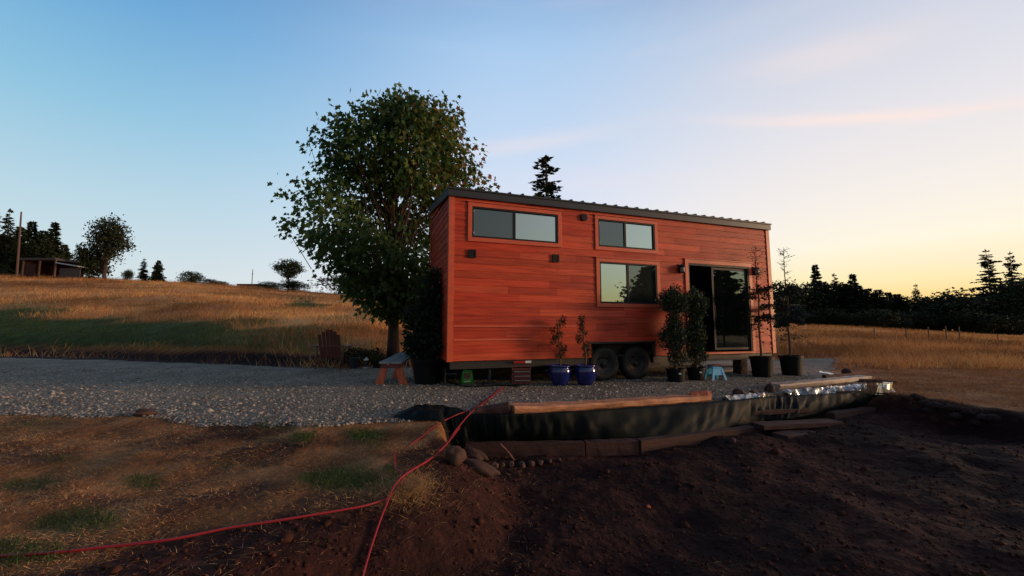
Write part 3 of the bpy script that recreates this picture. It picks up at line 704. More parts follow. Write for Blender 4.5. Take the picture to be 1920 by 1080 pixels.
def conifer_mesh(parent,h,rad,whorls,per,seed,sparse=0.0,droop=.25,bare=.1,power=.85,base=(.020,.030,.014),mt='needle',fs=1.0,top_thin=0,noise=.35):
    st=np.random.RandomState(seed); P=[];D=[];S=[];b=MB(); rr=random.Random(seed)
    b.tube([(0,0,-.3),(0.01*h,0,h*.5),(0,0,h)],[h*.018,h*.011,h*.002],7)
    for w in range(whorls):
        t=(w+st.rand()*.6)/whorls; z=h*(bare+(1-bare)*t)
        if st.rand()<sparse*.5: continue
        R_=rad*(1-t)**power*st.uniform(1-noise,1+noise*.5)+rad*.03
        if top_thin and t>.6: R_*=.75
        z00=z
        for k_ in range(per):
            if st.rand()<sparse: continue
            z=min(z00+h*(1-bare)/whorls*st.uniform(-.7,.7),h*.985)
            a=st.rand()*2*PI; l=R_*st.uniform(.6,1.2); dz=-droop*l+ (t-.3)*.25*l
            tip=np.array([math.cos(a)*l,math.sin(a)*l,dz]); nseg=max(3,int(l/(h*.018)/fs)); nseg=min(nseg,9)
            if l>rad*.3 and k_%2==0: b.tube([(0,0,z),tuple(np.array([0,0,z])+tip)],[h*.004,h*.001],4,False)
            side=np.array([-math.sin(a),math.cos(a),0])
            for q in range(nseg):
                f=(q+.7)/nseg; base_p=np.array([0,0,z])+tip*f
                fl=(h*.045+l*.22)*(1.15-f*.55)*fs
                for sg in (-1,1):
                    d=unit(tip/ (l+1e-6)*.8+side*sg*.8+st.randn(3)*.15+np.array([0,0,-.12])); P.append(base_p);D.append(d);S.append(fl*st.uniform(.7,1.2))
            P.append(np.array([0,0,z])+tip*.9);D.append(unit(tip+np.array([0,0,.1*l])));S.append(h*.05*fs)
    P.append(np.array([0,0,h*.97]));D.append(np.array([0,0,1.]));S.append(h*.05)
    n=len(P); c=np.array(base)[None]*st.uniform(.6,1.45,(n,1))
    tri_cloud('crown',np.array(P),np.array(D),np.array(S),c,M[mt],parent,'spray'); b.build('trunk',M['bark'],parent)
def place_tree(proto,used,px,topy,Y,wscale=1.0,rot=0.0,label='',cat='tree',group=None,name=None,h0=10.0,dz=0,x=None):
    o=proto if proto.name not in used else copy_tree(proto); used.add(proto.name)
    p=at_y(px,topy,Y); g_=gpt(p.x,Y,-.1); H=p.z-g_.z; s=H/h0
    o.location=g_; o.scale=(s*wscale,s*wscale,s); o.rotation_euler=(0,0,rot)
    for kk in ('label','category','group'):
        if kk in o: del o[kk]
    tag(o,label,cat,group); return o
used=set()
cA=empty('conifer_tree',(0,0,0)); conifer_mesh(cA,10,2.3,34,11,41,0,.2,.02)
cB=empty('conifer_tree',(0,0,0)); conifer_mesh(cB,10,2.0,34,9,42,.15,.2,.05,power=.8,fs=.7)
cC=empty('pine_tree',(0,0,0)); conifer_mesh(cC,10,2.7,34,7,43,.22,.12,.12,power=.65,noise=.6,fs=.6)
cD=empty('conifer_tree',(0,0,0)); conifer_mesh(cD,10,3.4,28,14,44,0,.2,.0,power=.55)
bA=empty('broadleaf_tree',(0,0,0)); leafy_mesh(bA,10,4.2,1.0,230,16,.55,51)
bB=empty('broadleaf_tree',(0,0,0)); leafy_mesh(bB,10,5.0,.2,260,16,.6,52,lobes=[(-2,0,5,3.6,4.6),(2.2,.5,4.5,3.4,4.2),(0,-1,6,3,3.8)])
cS=empty('fir_tree',(0,0,0)); conifer_mesh(cS,10,1.9,40,8,45,.34,.12,.05,power=.8,fs=.5,noise=.5)
place_tree(cS,used,1023,294,40,1.75,.4,'tall dark fir whose pointed top rises above the house roof','tree')
# right tree line
LBL='dark tree in the dense row beyond the field, right of the house'; GRP='trees in the row beyond the right field'
place_tree(cA,used,1528,496,92,.75,.3,'slim pointed fir, tallest of the row just right of the house','tree',GRP)
place_tree(cB,used,1564,513,93,.95,1.1,'small pointed fir between two others in the right tree row','tree',GRP)
place_tree(cA,used,1597,514,90,1.0,2.2,'broad pointed fir, third spire of the right tree row','tree',GRP)
place_tree(cB,used,1716,533,95,.85,3.2,'lone small fir spire poking up mid way along the right row','tree',GRP)
place_tree(cC,used,1848,469,86,.85,.2,'tall ragged pine with open branches against the yellow sky','tree',GRP)
place_tree(cC,used,1893,473,95,.62,2.0,'thinner ragged pine just right of the tall ragged pine','tree',GRP)
place_tree(bB,used,1770,545,84,1.5,.5,'wide low dark tree with rounded top in the right row','tree',GRP)
place_tree(bB,used,1925,520,82,.95,2.5,'dark bushy tree at the right edge of the photo','tree',GRP)
fill=[(1462,528,88,'b'),(1485,536,92,'d'),(1508,531,90,'b'),(1540,528,88,'d'),(1553,532,95,'b'),(1580,532,90,'d'),(1608,535,88,'d'),(1628,541,92,'a'),(1645,543,88,'d'),(1664,548,93,'a'),(1682,551,88,'d'),(1700,556,90,'b'),(1735,557,94,'d'),(1752,560,90,'b'),(1806,553,90,'b'),(1830,556,92,'d'),(1850,556,84,'b'),(1872,548,90,'d'),(1890,530,92,'b'),(1960,515,84,'b'),(2010,520,88,'d'),(2070,515,90,'b'),(1400,545,95,'b'),(1340,550,95,'d'),(1270,550,96,'b'),(1200,552,96,'d'),(1130,552,96,'b')]
pm={'a':cA,'b':bA,'d':cD}
for i,(px,ty,Y,kd) in enumerate(fill):
    place_tree(pm[kd],used,px,ty,Y,(1.15 if kd!='a' else 1.3)*(1+.1*math.sin(i*3)),i*1.7,LBL,'tree',GRP)
# front under-layer of the row
for i,px in enumerate(range(1480,2060,33)):
    place_tree(bA,used,px,583+6*math.sin(i*2.3)+(px-1480)*.012,80+3*math.sin(i),1.9,i*2.1,'low dark bushy tree at the foot of the right tree row','tree','low trees at the foot of the right row')
# left trees
GL='trees on the left hilltop'
def dark_red(p): pass
place_tree(cB,used,19,392,60,.85,.5,'tall dark fir with gapped top at the left edge','tree',GL)
place_tree(cC,used,-3,398,64,.5,1.5,'ragged fir cut by the left edge of the photo','tree',GL)
place_tree(cA,used,62,415,66,1.0,2.1,'dense dark fir just right of the utility pole','tree',GL)
place_tree(cA,used,104,417,66,.95,3.0,'pointed dark fir at the right end of the left fir clump','tree',GL)
for i,(px,ty,Y) in enumerate([(5,440,66),(40,425,70),(82,432,70),(-25,430,66),(122,458,68),(30,455,63),(90,450,64),(-60,440,64),(60,450,62)]):
    place_tree(cD,used,px,ty,Y,.75,i*1.3,'dark tree filling the fir clump behind the old shed','tree','trees filling the left fir clump')
oak=empty('oak_tree',(0,0,0)); leafy_mesh(oak,10,3.6,2.2,330,24,.42,61,base=(.018,.024,.010),lobes=[(.2,0,6.6,3.0,3.2),(1.3,0,5.2,2.2,2.6),(-2.6,0,4.2,2.1,2.2),(-.4,.5,7.6,2.3,2.2),(-2.2,0,2.2,1.8,1.8)])
place_tree(oak,used,207,405,58,.78,0,'large spreading oak with visible trunk on the left hilltop','tree',GL)
place_tree(bA,used,160,468,62,.75,1.0,'dark leafy tree left of the oak trunk on the hilltop','tree',GL)
place_tree(cB,used,271,485,66,1.3,1.0,'small ragged conifer on the ridge right of the oak','tree',GL)
place_tree(cD,used,298,488,66,.8,2.0,'small dense rounded conifer on the ridge right of the oak','tree',GL)
place_tree(bB,used,240,505,62,1.0,2.0,'low leafy shrub on the ridge under the oak','shrub',GL)
place_tree(bA,used,361,509,66,1.6,.3,'small round bush alone on the ridge','bush',GL)
for i,(px,ty) in enumerate([(395,523),(415,527),(505,528)]):
    place_tree(bA,used,px,ty,66,1.9,.3+i,'tiny bush on the ridge near the far roof','bush','tiny ridge bushes')
umb=empty('umbrella_tree',(0,0,0)); leafy_mesh(umb,10,5,5,170,22,.5,71,lobes=[(-2.6,0,7.2,2.6,1.3),(2.6,0,7.0,2.6,1.4),(0,0,8.3,3.2,1.5),(0,0,5.6,2.2,1.4)])
place_tree(umb,used,543,487,60,.92,0,'flat topped tree with open crown on the ridge left of the maple','tree',GL)
place_tree(bB,used,549,525,59,2.3,0,'round bush at the foot of the flat topped ridge tree','bush',GL)
place_tree(bB,used,662,511,60,2.7,1.2,'wide dark tree clump on the ridge half behind the maple','tree',GL)
place_tree(bA,used,712,520,62,2.0,1.9,'dark tree on the ridge directly behind the maple trunk','tree',GL)
# trees mirrored in the door and windows (stand behind the viewpoint to the right)
for i,(az,dist,hh,pr) in enumerate([(-15,75,13,cD),(-18,70,12,cA),(-20.5,75,14,cD),(-23,72,13,bB),(-25.5,76,14,cD),(-27.5,72,8,cB),(-29.5,75,5.5,cD),(-31.5,80,4.5,bA)]):
    o=copy_tree(pr); x=dist*math.cos(math.radians(az)); y=dist*math.sin(math.radians(az)); o.location=gpt(x,y,-.2); s=hh/10; o.scale=(s*1.2,s*1.2,s); o.rotation_euler=(0,0,i)
    for kk in ('label','category','group'):
        if kk in o: del o[kk]
    tag(o,'dark tree seen only as a reflection in the house glass','tree','trees behind the viewpoint')
# ------------------------------------------------------------------ far structures
p=ground(92,516); Y=56.0; a=at_y(42,516,Y); c=at_y(104,516,Y); d=at_y(145,516,Y); zg=float(height((a.x+d.x)/2,Y))
sh=empty('old_shed',(a.x,Y,zg-.1),0,'low open fronted shed with grey roof and lean-to below the left fir clump','shed')
k_=Y/764.1; w1_=c.x-a.x; w2_=d.x-a.x; ht=at_y(92,484,Y).z-zg+.1
b=MB(); b.box(-.3,w1_+.1,-.3,4,ht-.3,ht); b.build('roof',M['greyroof'],sh)
b=MB(); b.box(0,w1_,3.6,3.7,0,ht-.31); b.box(0,.12,0,3.59,0,ht-.31); b.box(.13,1.6,0,.08,0,ht-.9); b.build('wall',M['shedred'],sh)
for xx in (0.0,w1_*.5,w1_-.1):
    b=MB(); b.box(xx+.002,xx+.18,-.2,-.05,0,ht-.31); b.build('post',M['pole'],sh)
b=MB(); b.hexa([(w1_+.11,-.3,ht-.75),(w2_+.2,-.3,ht-1.25),(w2_+.2,3.4,ht-1.25),(w1_+.11,3.4,ht-.75),(w1_+.11,-.3,ht-.6),(w2_+.2,-.3,ht-1.12),(w2_+.2,3.4,ht-1.12),(w1_+.11,3.4,ht-.6)]); b.build('lean_to_roof',M['galv'],sh)
b=MB(); b.box(w1_+.12,w2_,.3,.4,0,ht-1.35); b.build('lean_to_wall',M['greyroof'],sh)
t=at_y(40,397,55); q=at_y(32,515,55); q=gpt(q.x,55,-.2); b=MB(); b.tube([q,(q+t)/2,t],[.13,.11,.08],8); 
o=b.build('utility_pole',M['pole']); tag(o,'bare leaning wooden utility pole among the firs at left','utility pole')
t=at_y(474,505,70); q=gpt(t.x,70,-.2); b=MB(); b.tube([q,t],[.07,.05],6); b.beam(t+Vector((-.25,0,-.8)),t+Vector((.25,0,-.8)),.05,.05); o=b.build('thin_mast',M['pole']); tag(o,'thin distant mast above the far roof on the ridge','mast')
a=at_y(446,533,72); c=at_y(490,533,72); zg=float(height(a.x,72)); fr=empty('far_barn',(a.x,72,zg-.3),0,'distant low building with only its dark roof above the ridge','building')
hh=a.z-zg+.3; wd=c.x-a.x
b=MB(); b.box(.2,wd-.2,0,4,0,hh-.26); b.build('wall',M['greywood'],fr)
b=MB(); b.box(0,wd,-.3,4.3,hh-.25,hh+.05); b.build('roof',M['greyroof'],fr)
# thin weed stalks / fence posts on the right field
for i,(px,py,h_) in enumerate([(1640,632,.8),(1700,634,.9),(1742,636,1.1),(1775,637,1.2),(1800,638,1.2),(1872,640,1.0)]):
    p=ground(px,py+3); b=MB(); b.tube([p+Vector((0,0,-.1)),p+Vector((.02*h_,0,h_*.8))],.03,6); o=b.build('fence_post',M['pole']); tag(o,'thin wooden post standing in the dry field before the right tree row','post','posts across the right field')
for i,(px,py) in enumerate([(650,556),(684,558),(712,560)]):
    p=ground(px,py+2); b=MB(); b.tube([p+Vector((0,0,-.1)),p+Vector((.0,0,.9))],.05,6); o=b.build('fence_post',M['pole']); tag(o,'thin fence post on the ridge left of the maple trunk','post','posts on the ridge by the maple')
# ------------------------------------------------------------------ potted plants
def pot_black(parent,rt,rb,h):
    b=MB(); b.lathe([(0,0.0),(rb,0.0),(rt*.97,h*.86),(rt*1.05,h*.86),(rt*1.05,h*.99),(rt*.98,h),(rt*.95,h*.97),(rt*.93,h*.86)],28); p=b.build('pot',M['blackpot'],parent,smooth=False)
    b=MB(); b.lathe([(0,h*.9),(rt*.94,h*.88)],20); b.build('soil',M['soil'],p)
    return p
def blob_foliage(parent,blobs,n,size,base,seed,shape='spray',name='foliage',up=.5):
    st=np.random.RandomState(seed); P=[];D=[]
    vol=np.array([bb[3]*bb[3]*bb[4] for bb in blobs]); vol/=vol.sum(); ch=st.choice(len(blobs),n,p=vol)
    Bq=np.array(blobs)[ch]; d=unit(st.randn(n,3)); q=st.rand(n,1)**.45*(1+.15*st.randn(n,1))
    P=Bq[:,:3]+d*q*np.stack([Bq[:,3],Bq[:,3],Bq[:,4]],1); D=unit(d+np.array([0,0,up])+st.randn(n,3)*.4)
    c=np.array(base)[None]*st.uniform(.5,1.5,(n,1))
    return tri_cloud(name,P,D,st.uniform(.6,1.3,n)*size,c,M['needle'],parent,shape)
# big dark evergreen left
p=at_z(796,722,0.012); h0=.52
e=empty('potted_evergreen',(p.x,p.y+.3,p.z),0,'tall dark evergreen in a large black pot at the left end of the house','potted plant')
pot_black(e,.33,.26,h0)
blob_foliage(e,[(0,0,.85,.40,.42),(.0,0,1.3,.34,.4),(.08,0,1.75,.30,.4),(.12,0,2.15,.22,.28),(-.1,0,.75,.40,.25),(-.34,0,1.42,.20,.22),(-.30,0,1.1,.22,.18),(-.15,0,1.55,.2,.2)],5200,.10,(.016,.030,.018),81)
b=MB(); b.tube([(0,0,h0*.8),(.02,0,1.2),(.1,0,2.1)],[.03,.02,.008],7); b.build('stem',M['stem'],e)
# braided dwarf pines
def dwarf(px,py,Y,label,seed,top,sx=1):
    p=at_z(px,py,.012); e=empty('potted_dwarf_pine',p,0,label,'potted plant','dwarf pines in black pots by the door')
    pot_black(e,.20,.17,.28); T=(py-top)*p.y/764.1
    blob_foliage(e,[(-.02,0,T-.36,.30*sx,.25),(.08,0,T-.5,.22*sx,.22),(.03,0,T-.14,.11,.15),(-.05,0,T*.5-.12,.27*sx,.28),(.04,0,.55,.20*sx,.24),(0.04,0,T*.5+.1,.17*sx,.24),(0,0,T*.55,.18,.55)],9500,.05,(.042,.060,.034),seed,up=.9)
    b=MB(); b.tube([(0,0,.2),(.03,0,.8),(-.02,0,1.3),(.02,0,T-.2)],[.03,.025,.02,.01],7); b.build('stem',M['stem'],e)
    b=MB(); b.box(-.02,.035,-.206,-.2,.17,.2); b.build('label_tag',M['white'],e)
dwarf(1268,715,8.9,'dwarf pine in a black pot, left one beside the door, before the red wall',82,537,1.0)
dwarf(1306,712,9.0,'dwarf pine in a black pot, right one, overlapping the open doorway',83,541,1.0)
# blue pots
def bluepot(px,py,label,seed,top):
    p=at_z(px,py,.012); e=empty('blue_pot_plant',p,0,label,'potted plant','blue glazed pots in front of the wheels')
    b=MB(); b.lathe([(0,0),(.13,0),(.15,.02),(.205,.12),(.232,.22),(.235,.30),(.22,.345),(.212,.36),(.228,.375),(.235,.392),(.225,.405),(.205,.40),(.2,.36)],32); po=b.build('pot',M['bluepot'],e,smooth=True)
    b=MB(); b.lathe([(0,.37),(.2,.362)],18); b.build('soil',M['soil'],po)
    T=(py-top)*p.y/764.1
    st=random.Random(seed); b=MB(); pts=[(0,0,.3),(.015,0,.6),(-.02,.01,.9),(-.05,0,T)] 
    b.tube(pts,[.02,.016,.012,.006],7); blobs=[]
    for k in range(11):
        z=.55+k*(T-.6)/10; a=st.random()*6.28; l=st.uniform(.08,.2)*(1-.4*(k/10)); x=math.cos(a)*l; y=math.sin(a)*l; b.tube([(-.01,0,z-.05),(x,y,z+.04)],[.006,.003],4,False); blobs.append((x*.9-.01,y,z+.03,.065,.07))
    b.build('stem',M['stem'],e)
    blob_foliage(e,blobs,1500,.032,(.05,.042,.018),seed,up=.4)
bluepot(1050,722,'shiny blue glazed pot with sparse sapling, left of the blue pair',84,600)
bluepot(1098,721,'shiny blue glazed pot with sparse sapling, right of the pair by the wheel',85,598)
# sparse larch trees in black tubs
def larch(px,py,label,seed,top,dark,fs_=1):
    p=at_z(px,py,.012); e=empty('potted_larch',p,0,label,'potted tree','sparse trees in black tubs at the right end')
    h=.48; pot_black(e,.255,.21,h); T=(py-top)*p.y/764.1
    st=random.Random(seed); b=MB(); b.tube([(0,0,h*.8),(-.02,0,1.2),(.02,0,1.9),(-.02,0,2.5),(.0,0,T)],[.026,.022,.016,.01,.003],7)
    P=[];D=[];S=[]
    for k in range(74):
        t=st.random(); z=.78+(T-.85)*t; a=st.random()*6.28
        l=(.34 if t<.3 else .42 if t<.58 else .25)*st.uniform(.5,1.1)*(1-.5*max(0,t-.5)); up=-.25*l if t<.35 else (.35*l if t>.6 else .1*l)
        tip=Vector((math.cos(a)*l,math.sin(a)*l,z+up)); b.tube([(0,0,z),(tip.x*.5,tip.y*.5,z+up*.3),tip],[.006,.004,.0018],4,False)
        dens=(190 if fs_>1 else 55) if .2<t<.6 else (9 if t<.6 else 4)
        for q in range(dens):
            f=st.uniform(.2,1); P.append((tip.x*f+st.gauss(0,.025),tip.y*f+st.gauss(0,.025),z+up*f*f+st.gauss(0,.025)));D.append((math.cos(a)+st.gauss(0,.7),math.sin(a)+st.gauss(0,.7),st.gauss(0,.6)));S.append(st.uniform(.03,.06)*(1.15 if t<.62 else .8))
    b.build('stem',M['stem'],e)
    n=len(P); c=np.array(dark)[None]*rs.uniform(.6,1.4,(n,1))
    tri_cloud('foliage',np.array(P),unit(np.array(D)),np.array(S),c,M['needle'],e,'spray')
larch(1430,706,'sparse young conifer in a black tub in front of the corner of the house',86,462,(.035,.03,.018))
larch(1485,703,'sparse blue green young conifer in a black tub right of the house corner',87,464,(.040,.060,.052),2)
# ------------------------------------------------------------------ small things
# bench seen end-on
p=at_z(730,722,.012); ang=-.08
be=empty('plank_bench',p,ang,'small bench with two grey top planks and splayed orange legs on the gravel','bench')
zf_,zb_=.46,.60; Ln=1.15; sl_=(zb_-zf_)/Ln
for sx in (-1,1):
    x0_,x1_=(-.235,-.006) if sx<0 else (.006,.235)
    b=MB(); b.hexa([(x0_,0,zf_-.035),(x1_,0,zf_-.035),(x1_+.03,Ln,zb_-.035),(x0_+.03,Ln,zb_-.035),(x0_,0,zf_),(x1_,0,zf_),(x1_+.03,Ln,zb_),(x0_+.03,Ln,zb_)]); b.build('top_plank',M['greywood'],be,bevel=.005)
b=MB(); b.box(-.2,.2,.04,.08,zf_-.12,zf_-.037); b.build('apron',M['crate'],be,bevel=.003)
for yy in (.085,Ln-.12):
    for sx in (-1,1):
        zt=zf_-.04+sl_*yy; b=MB(); xb=sx*.26; xt=sx*.12; w_=.085
        b.hexa([(xb-w_,yy,0),(xb+w_,yy,0),(xb+w_,yy+.04,0),(xb-w_,yy+.04,0),(xt-w_*.8,yy,zt),(xt+w_*.8,yy,zt),(xt+w_*.8,yy+.04,zt),(xt-w_*.8,yy+.04,zt)]); b.build('leg',M['orangewood'],be,bevel=.004)
b=MB(); b.lathe([(0,0),(.012,0),(.012,.012),(0,.014)],10); o=b.build('bolt_head',M['white'],be); o.location=(-.05,.035,zf_-.05); o.rotation_euler=(PI/2,0,0)
# adirondack chair
p=at_z(620,690,.012); ch=empty('slatted_garden_chair',p,.12,'brown wooden slatted garden chair with fan back left of the maple','chair')
for i in range(6):
    x=-.245+i*.098; hgt=1.12-.035*abs(i-2.5)**1.6; fan=(i-2.5)*.006
    b=MB(); b.hexa([(x-.047,.0,.28),(x+.047,.0,.28),(x+.047,.022,.28),(x-.047,.022,.28),(x-.047+fan,-.30,hgt),(x+.047+fan,-.30,hgt),(x+.047+fan,-.278,hgt),(x-.047+fan,-.278,hgt)]); b.build('back_slat',M['chairwood'],ch,bevel=.003)
for i in range(5):
    b=MB(); yy=.05+i*.1; b.box(-.28,.28,yy,yy+.085,.28+i*.022,.30+i*.022); b.build('seat_slat',M['chairwood'],ch)
for sx in (-1,1):
    b=MB(); b.box(sx*.40-.07,sx*.40+.07,-.16,.62,.62,.645); b.build('armrest',M['chairwood'],ch,bevel=.003)
    b=MB(); b.box(sx*.36-.015,sx*.36+.015,.48,.58,0,.619); b.build('leg',M['chairwood'],ch)
    b=MB(); b.hexa([(sx*.33-.015,-.35,0),(sx*.33+.015,-.35,0),(sx*.33+.015,-.25,0),(sx*.33-.015,-.25,0),(sx*.33-.015,-.1,.40),(sx*.33+.015,-.1,.40),(sx*.33+.015,0,.40),(sx*.33-.015,0,.40)]); b.build('leg',M['chairwood'],ch)
    b=MB(); b.box(sx*.36-.012,sx*.36+.012,-.14,-.08,.1,.619); b.build('arm_support',M['chairwood'],ch)
b=MB(); b.box(-.34,.34,-.16,-.13,.60,.66); b.build('back_rail',M['chairwood'],ch)
# bucket
p=at_z(664,690,.012); b=MB(); b.lathe([(0,0),(.12,0),(.15,.30),(.158,.30),(.158,.285),(.152,.285)],20); bk=empty('bucket',p,0,'small blue grey bucket on the gravel between chair and bench','bucket'); b.build('body',M['bucket'],bk,smooth=True)
b=MB(); b.tube([(-.15,0,.29),(-.11,-.03,.4),(0,-.05,.44),(.11,-.03,.4),(.15,0,.29)],.005,6); b.build('handle',M['steel'],bk)
# white bottle-like lantern and dark pots
p=at_z(686,690,.012); la=empty('small_lantern',p,0,'small white and dark lantern standing beside the bucket','lantern')
b=MB(); b.box(-.055,.055,-.055,.055,0,.03); b.box(-.055,.055,-.055,.055,.22,.25); b.lathe([(.05,.25),(.01,.31),(0,.31)],12); b.build('frame',M['whiteplastic'],la)
b=MB(); b.box(-.04,.04,-.04,.04,.031,.219); b.build('lamp_glass',M['glass_screen'],la)
for (px,py,lab,hh) in ((706,690,'small black nursery pot left of the bench, nearest the bench',.22),(698,687,'small black nursery pot behind the lantern',.2)):
    p=at_z(px,py,.012); e=empty('nursery_pot',p,0,lab,'flower pot','small black pots by the bench'); pot_black(e,.12,.09,hh)
    blob_foliage(e,[(0,0,hh+.05,.1,.08)],120,.06,(.04,.05,.02),int(px))
# shrub behind these
p=ground(668,676); e=empty('low_shrub',p,0,'low green shrub on the bank behind the bucket','shrub'); blob_foliage(e,[(0,0,.15,.5,.2),(.5,.1,.15,.35,.2)],1500,.07,(.04,.05,.02),91); b=MB(); b.tube([(0,0,-.05),(0,0,.2)],.015,5); b.build('stem',M['stem'],e)
# bag
p=at_z(876,719,.012); bg=empty('feed_bag',p,.2,'bright green plastic bag slumped under the trailer frame','bag')
b=MB(); V=[];Fx=[]; nu,nv=16,8; st=random.Random(3)
for j in range(nv+1):
    t=j/nv; zz=.27*t; w_=.125*(1-.12*t**2); dd=.075*(1-.75*t**1.5)*(0.55+.45*math.sin(min(1,t*3)*PI/2))
    for i in range(nu):
        a=2*PI*i/nu; V.append((math.copysign(abs(math.cos(a))**.6,math.cos(a))*w_+.01*math.sin(5*a+t*6),math.sin(a)*dd+.008*math.sin(3*a+9*t),zz+.012*math.sin(2*a+4*t)*t))
for j in range(nv):
    for i in range(nu): i2=(i+1)%nu; Fx.append((j*nu+i,j*nu+i2,(j+1)*nu+i2,(j+1)*nu+i))
Fx.append(tuple(range(nu-1,-1,-1))); b.add(V,Fx); b.build('sack',M['bag'],bg,smooth=True)
b=MB(); b.add([(-.085,-.083,.10),(.05,-.083,.10),(.06,-.066,.215),(-.075,-.066,.215)],[(0,1,2,3)]); b.build('printed_panel',M['bagart'],bg)
b=MB(); b.add([(-.07,-.0865,.035),(.05,-.0865,.045),(.05,-.0875,.065),(-.07,-.0875,.055)],[(0,1,2,3)]); b.build('printed_band',M['white'],bg)
# crate
p=at_z(978,722,.012); cr=empty('slatted_crate',(p.x,p.y+.02,p.z),YAW*.5,'dark red slatted wooden crate under the trailer reflector','crate')
for yy in (0,.26):
    for k in range(4):
        b=MB(); b.box(-.20,.20,yy,yy+.018,.02+k*.088,.075+k*.088); b.build('slat',M['crate'],cr,bevel=.003)
for sx in (-1,1):
    b=MB(); b.box(sx*.185-.012,sx*.185+.012,.0185,.2595,0,.36); b.build('end_panel',M['crate'],cr)
b=MB(); b.box(-.215,.215,-.015,.29,.362,.385); b.build('lid',M['crate'],cr,bevel=.003)
for k in range(3):
    b=MB(); b.box(-.16,.17,-.05,-.003,.085+k*.088,.100+k*.088); b.build('ledge',M['palewood'],cr)
# step stool
p=at_z(1341,712,.012); so=empty('step_stool',p,.25,'small bright cyan plastic step stool below the door','stool')
so.scale=(.85,.85,1.0)
b=MB(); b.box(-.15,.15,-.10,.10,.262,.29); b.build('top',M['cyan'],so,bevel=.008)
for (ya,yb,sg) in ((-.10,-.155,-1),(.10,.155,1)):
    # side with an arch opening
    for sx in (-1,1):
        b=MB(); yo=ya; b.hexa([(sx*.20-.035,yb-.012,0),(sx*.20+.035,yb-.012,0),(sx*.20+.035,yb+.012,0),(sx*.20-.035,yb+.012,0),(sx*.12-.03,ya-.012,.261),(sx*.12+.03,ya-.012,.261),(sx*.12+.03,ya+.012,.261),(sx*.12-.03,ya+.012,.261)]); b.build('leg',M['cyan'],so,bevel=.003)
    b=MB(); ym=(ya*.62+yb*.38); b.hexa([(-.13,ym-.010,.11),(.13,ym-.010,.11),(.13,ym+.010,.11),(-.13,ym+.010,.11),(-.1,ya-.010,.26),(.1,ya-.010,.26),(.1,ya+.010,.26),(-.1,ya+.010,.26)]); b.build('side_panel',M['cyan'],so,bevel=.003)
# boards under door
for (px,py,w_,h_,lab,mm) in ((1372,690,.7,.03,'pale board lying on blocks below the door, upper one','palewood'),(1376,698,.6,.03,'pale board lying on the gravel below the door, lower one','palewood')):
    p=at_z(px,py,.012 if py>695 else .17); p=p+Vector((0,.35,0)); b=MB(); b.beam(Vector((-w_/2,0,0)),Vector((w_/2,0,0)),.2,h_); o=b.build('board',M[mm],bevel=.004); o.location=p; o.rotation_euler=(0,0,YAW); tag(o,lab,'board')
s=hw(1352,690)[0]; P_=Vector((HX+ca*s-sa*.15,HY+sa*s+ca*.15,.012))
bx=empty('red_toolbox',P_,YAW,'small red orange box under the house beside the cyan stool','box')
b=MB(); b.box(-.19,.15,-.08,.08,0,.11+.1); b.build('body',M['blackpot'],bx,bevel=.006); b=MB(); b.box(-.2,.12,-.09,.09,.212,.25); b.build('lid',M['orangewood'],bx,bevel=.01)
# block pier
s=hw(1400,680)[0]; P_=Vector((HX+ca*s-sa*.2,HY+sa*s+ca*.2,.012)); pr=empty('wood_pier',P_,YAW,'stacked dark wood blocks propping the house beside the left tub','support blocks')
for k in range(4):
    b=MB(); b.box(-.12,.12,-.12,.12,k*.09,k*.09+.085); o=b.build('block',M['oldwood'],pr,bevel=.004); o.rotation_euler=(0,0,(k%2)*.1)
# black hose under trailer
b=MB(); pts=[at_z(x,y,.03) for x,y in ((820,706),(860,722),(900,724),(940,722),(975,724))]; 
def smooth_path(p,n=6):
    out=[]
    for i in range(len(p)-1):
        a=p[max(i-1,0)];b_=p[i];c_=p[i+1];d_=p[min(i+2,len(p)-1)]
        for k in range(n):
            t=k/n; out.append(.5*((2*b_)+(c_-a)*t+(2*a-5*b_+4*c_-d_)*t*t+(3*b_-a-3*c_+d_)*t**3))
    out.append(p[-1]); return out
b.tube(smooth_path(pts),.014,6); o=b.build('black_hose',M['blackpot']); tag(o,'thin black hose on the gravel below the green bag','hose')
# ------------------------------------------------------------------ cords
def cord(name,pts,rad,lab):
    b=MB(); b.tube(smooth_path(pts,8),rad,6); o=b.build(name,M['cord'],smooth=True); tag(o,lab,'cord','red extension cords'); return o
A=at_z(946,724,.03)
cord('extension_cord',[A,at_z(905,757,.03),at_z(882,775,.06),at_z(860,800,.02),at_z(820,850,-.06),ground(750,912,.06),ground(722,960,.03),ground(700,1018,.02),ground(683,1075,.02),ground(672,1120,.02)],.0085,'red cord running straight down to the bottom edge of the photo')
cord('extension_cord',[at_z(935,730,.03),at_z(903,756,.02),at_z(880,769,.02),at_z(858,777,.025),ground(832,792,.02),ground(808,806,.015),ground(790,822,.015),ground(768,836,.012)],.0085,'short red cord bending left over the black tarp into the grass')
cord('extension_cord',[ground(738,850,.015),ground(739,870,.06),ground(741,888,.05),ground(756,905,.05),ground(735,935,.03),ground(690,952,.02),ground(610,967,.02),ground(520,982,.02),ground(430,996,.02),ground(320,1018,.02),ground(200,1032,.02),ground(90,1044,.02),ground(-40,1052,.02)],.0085,'red cord curving off to the left through the dry grass')
cord('extension_cord',[at_z(862,802,.0),at_z(835,835,-.03),at_z(800,866,-.08),ground(775,888,.05),ground(757,900,.045)],.0075,'short red cord doubled beside the straight one at the bank edge')
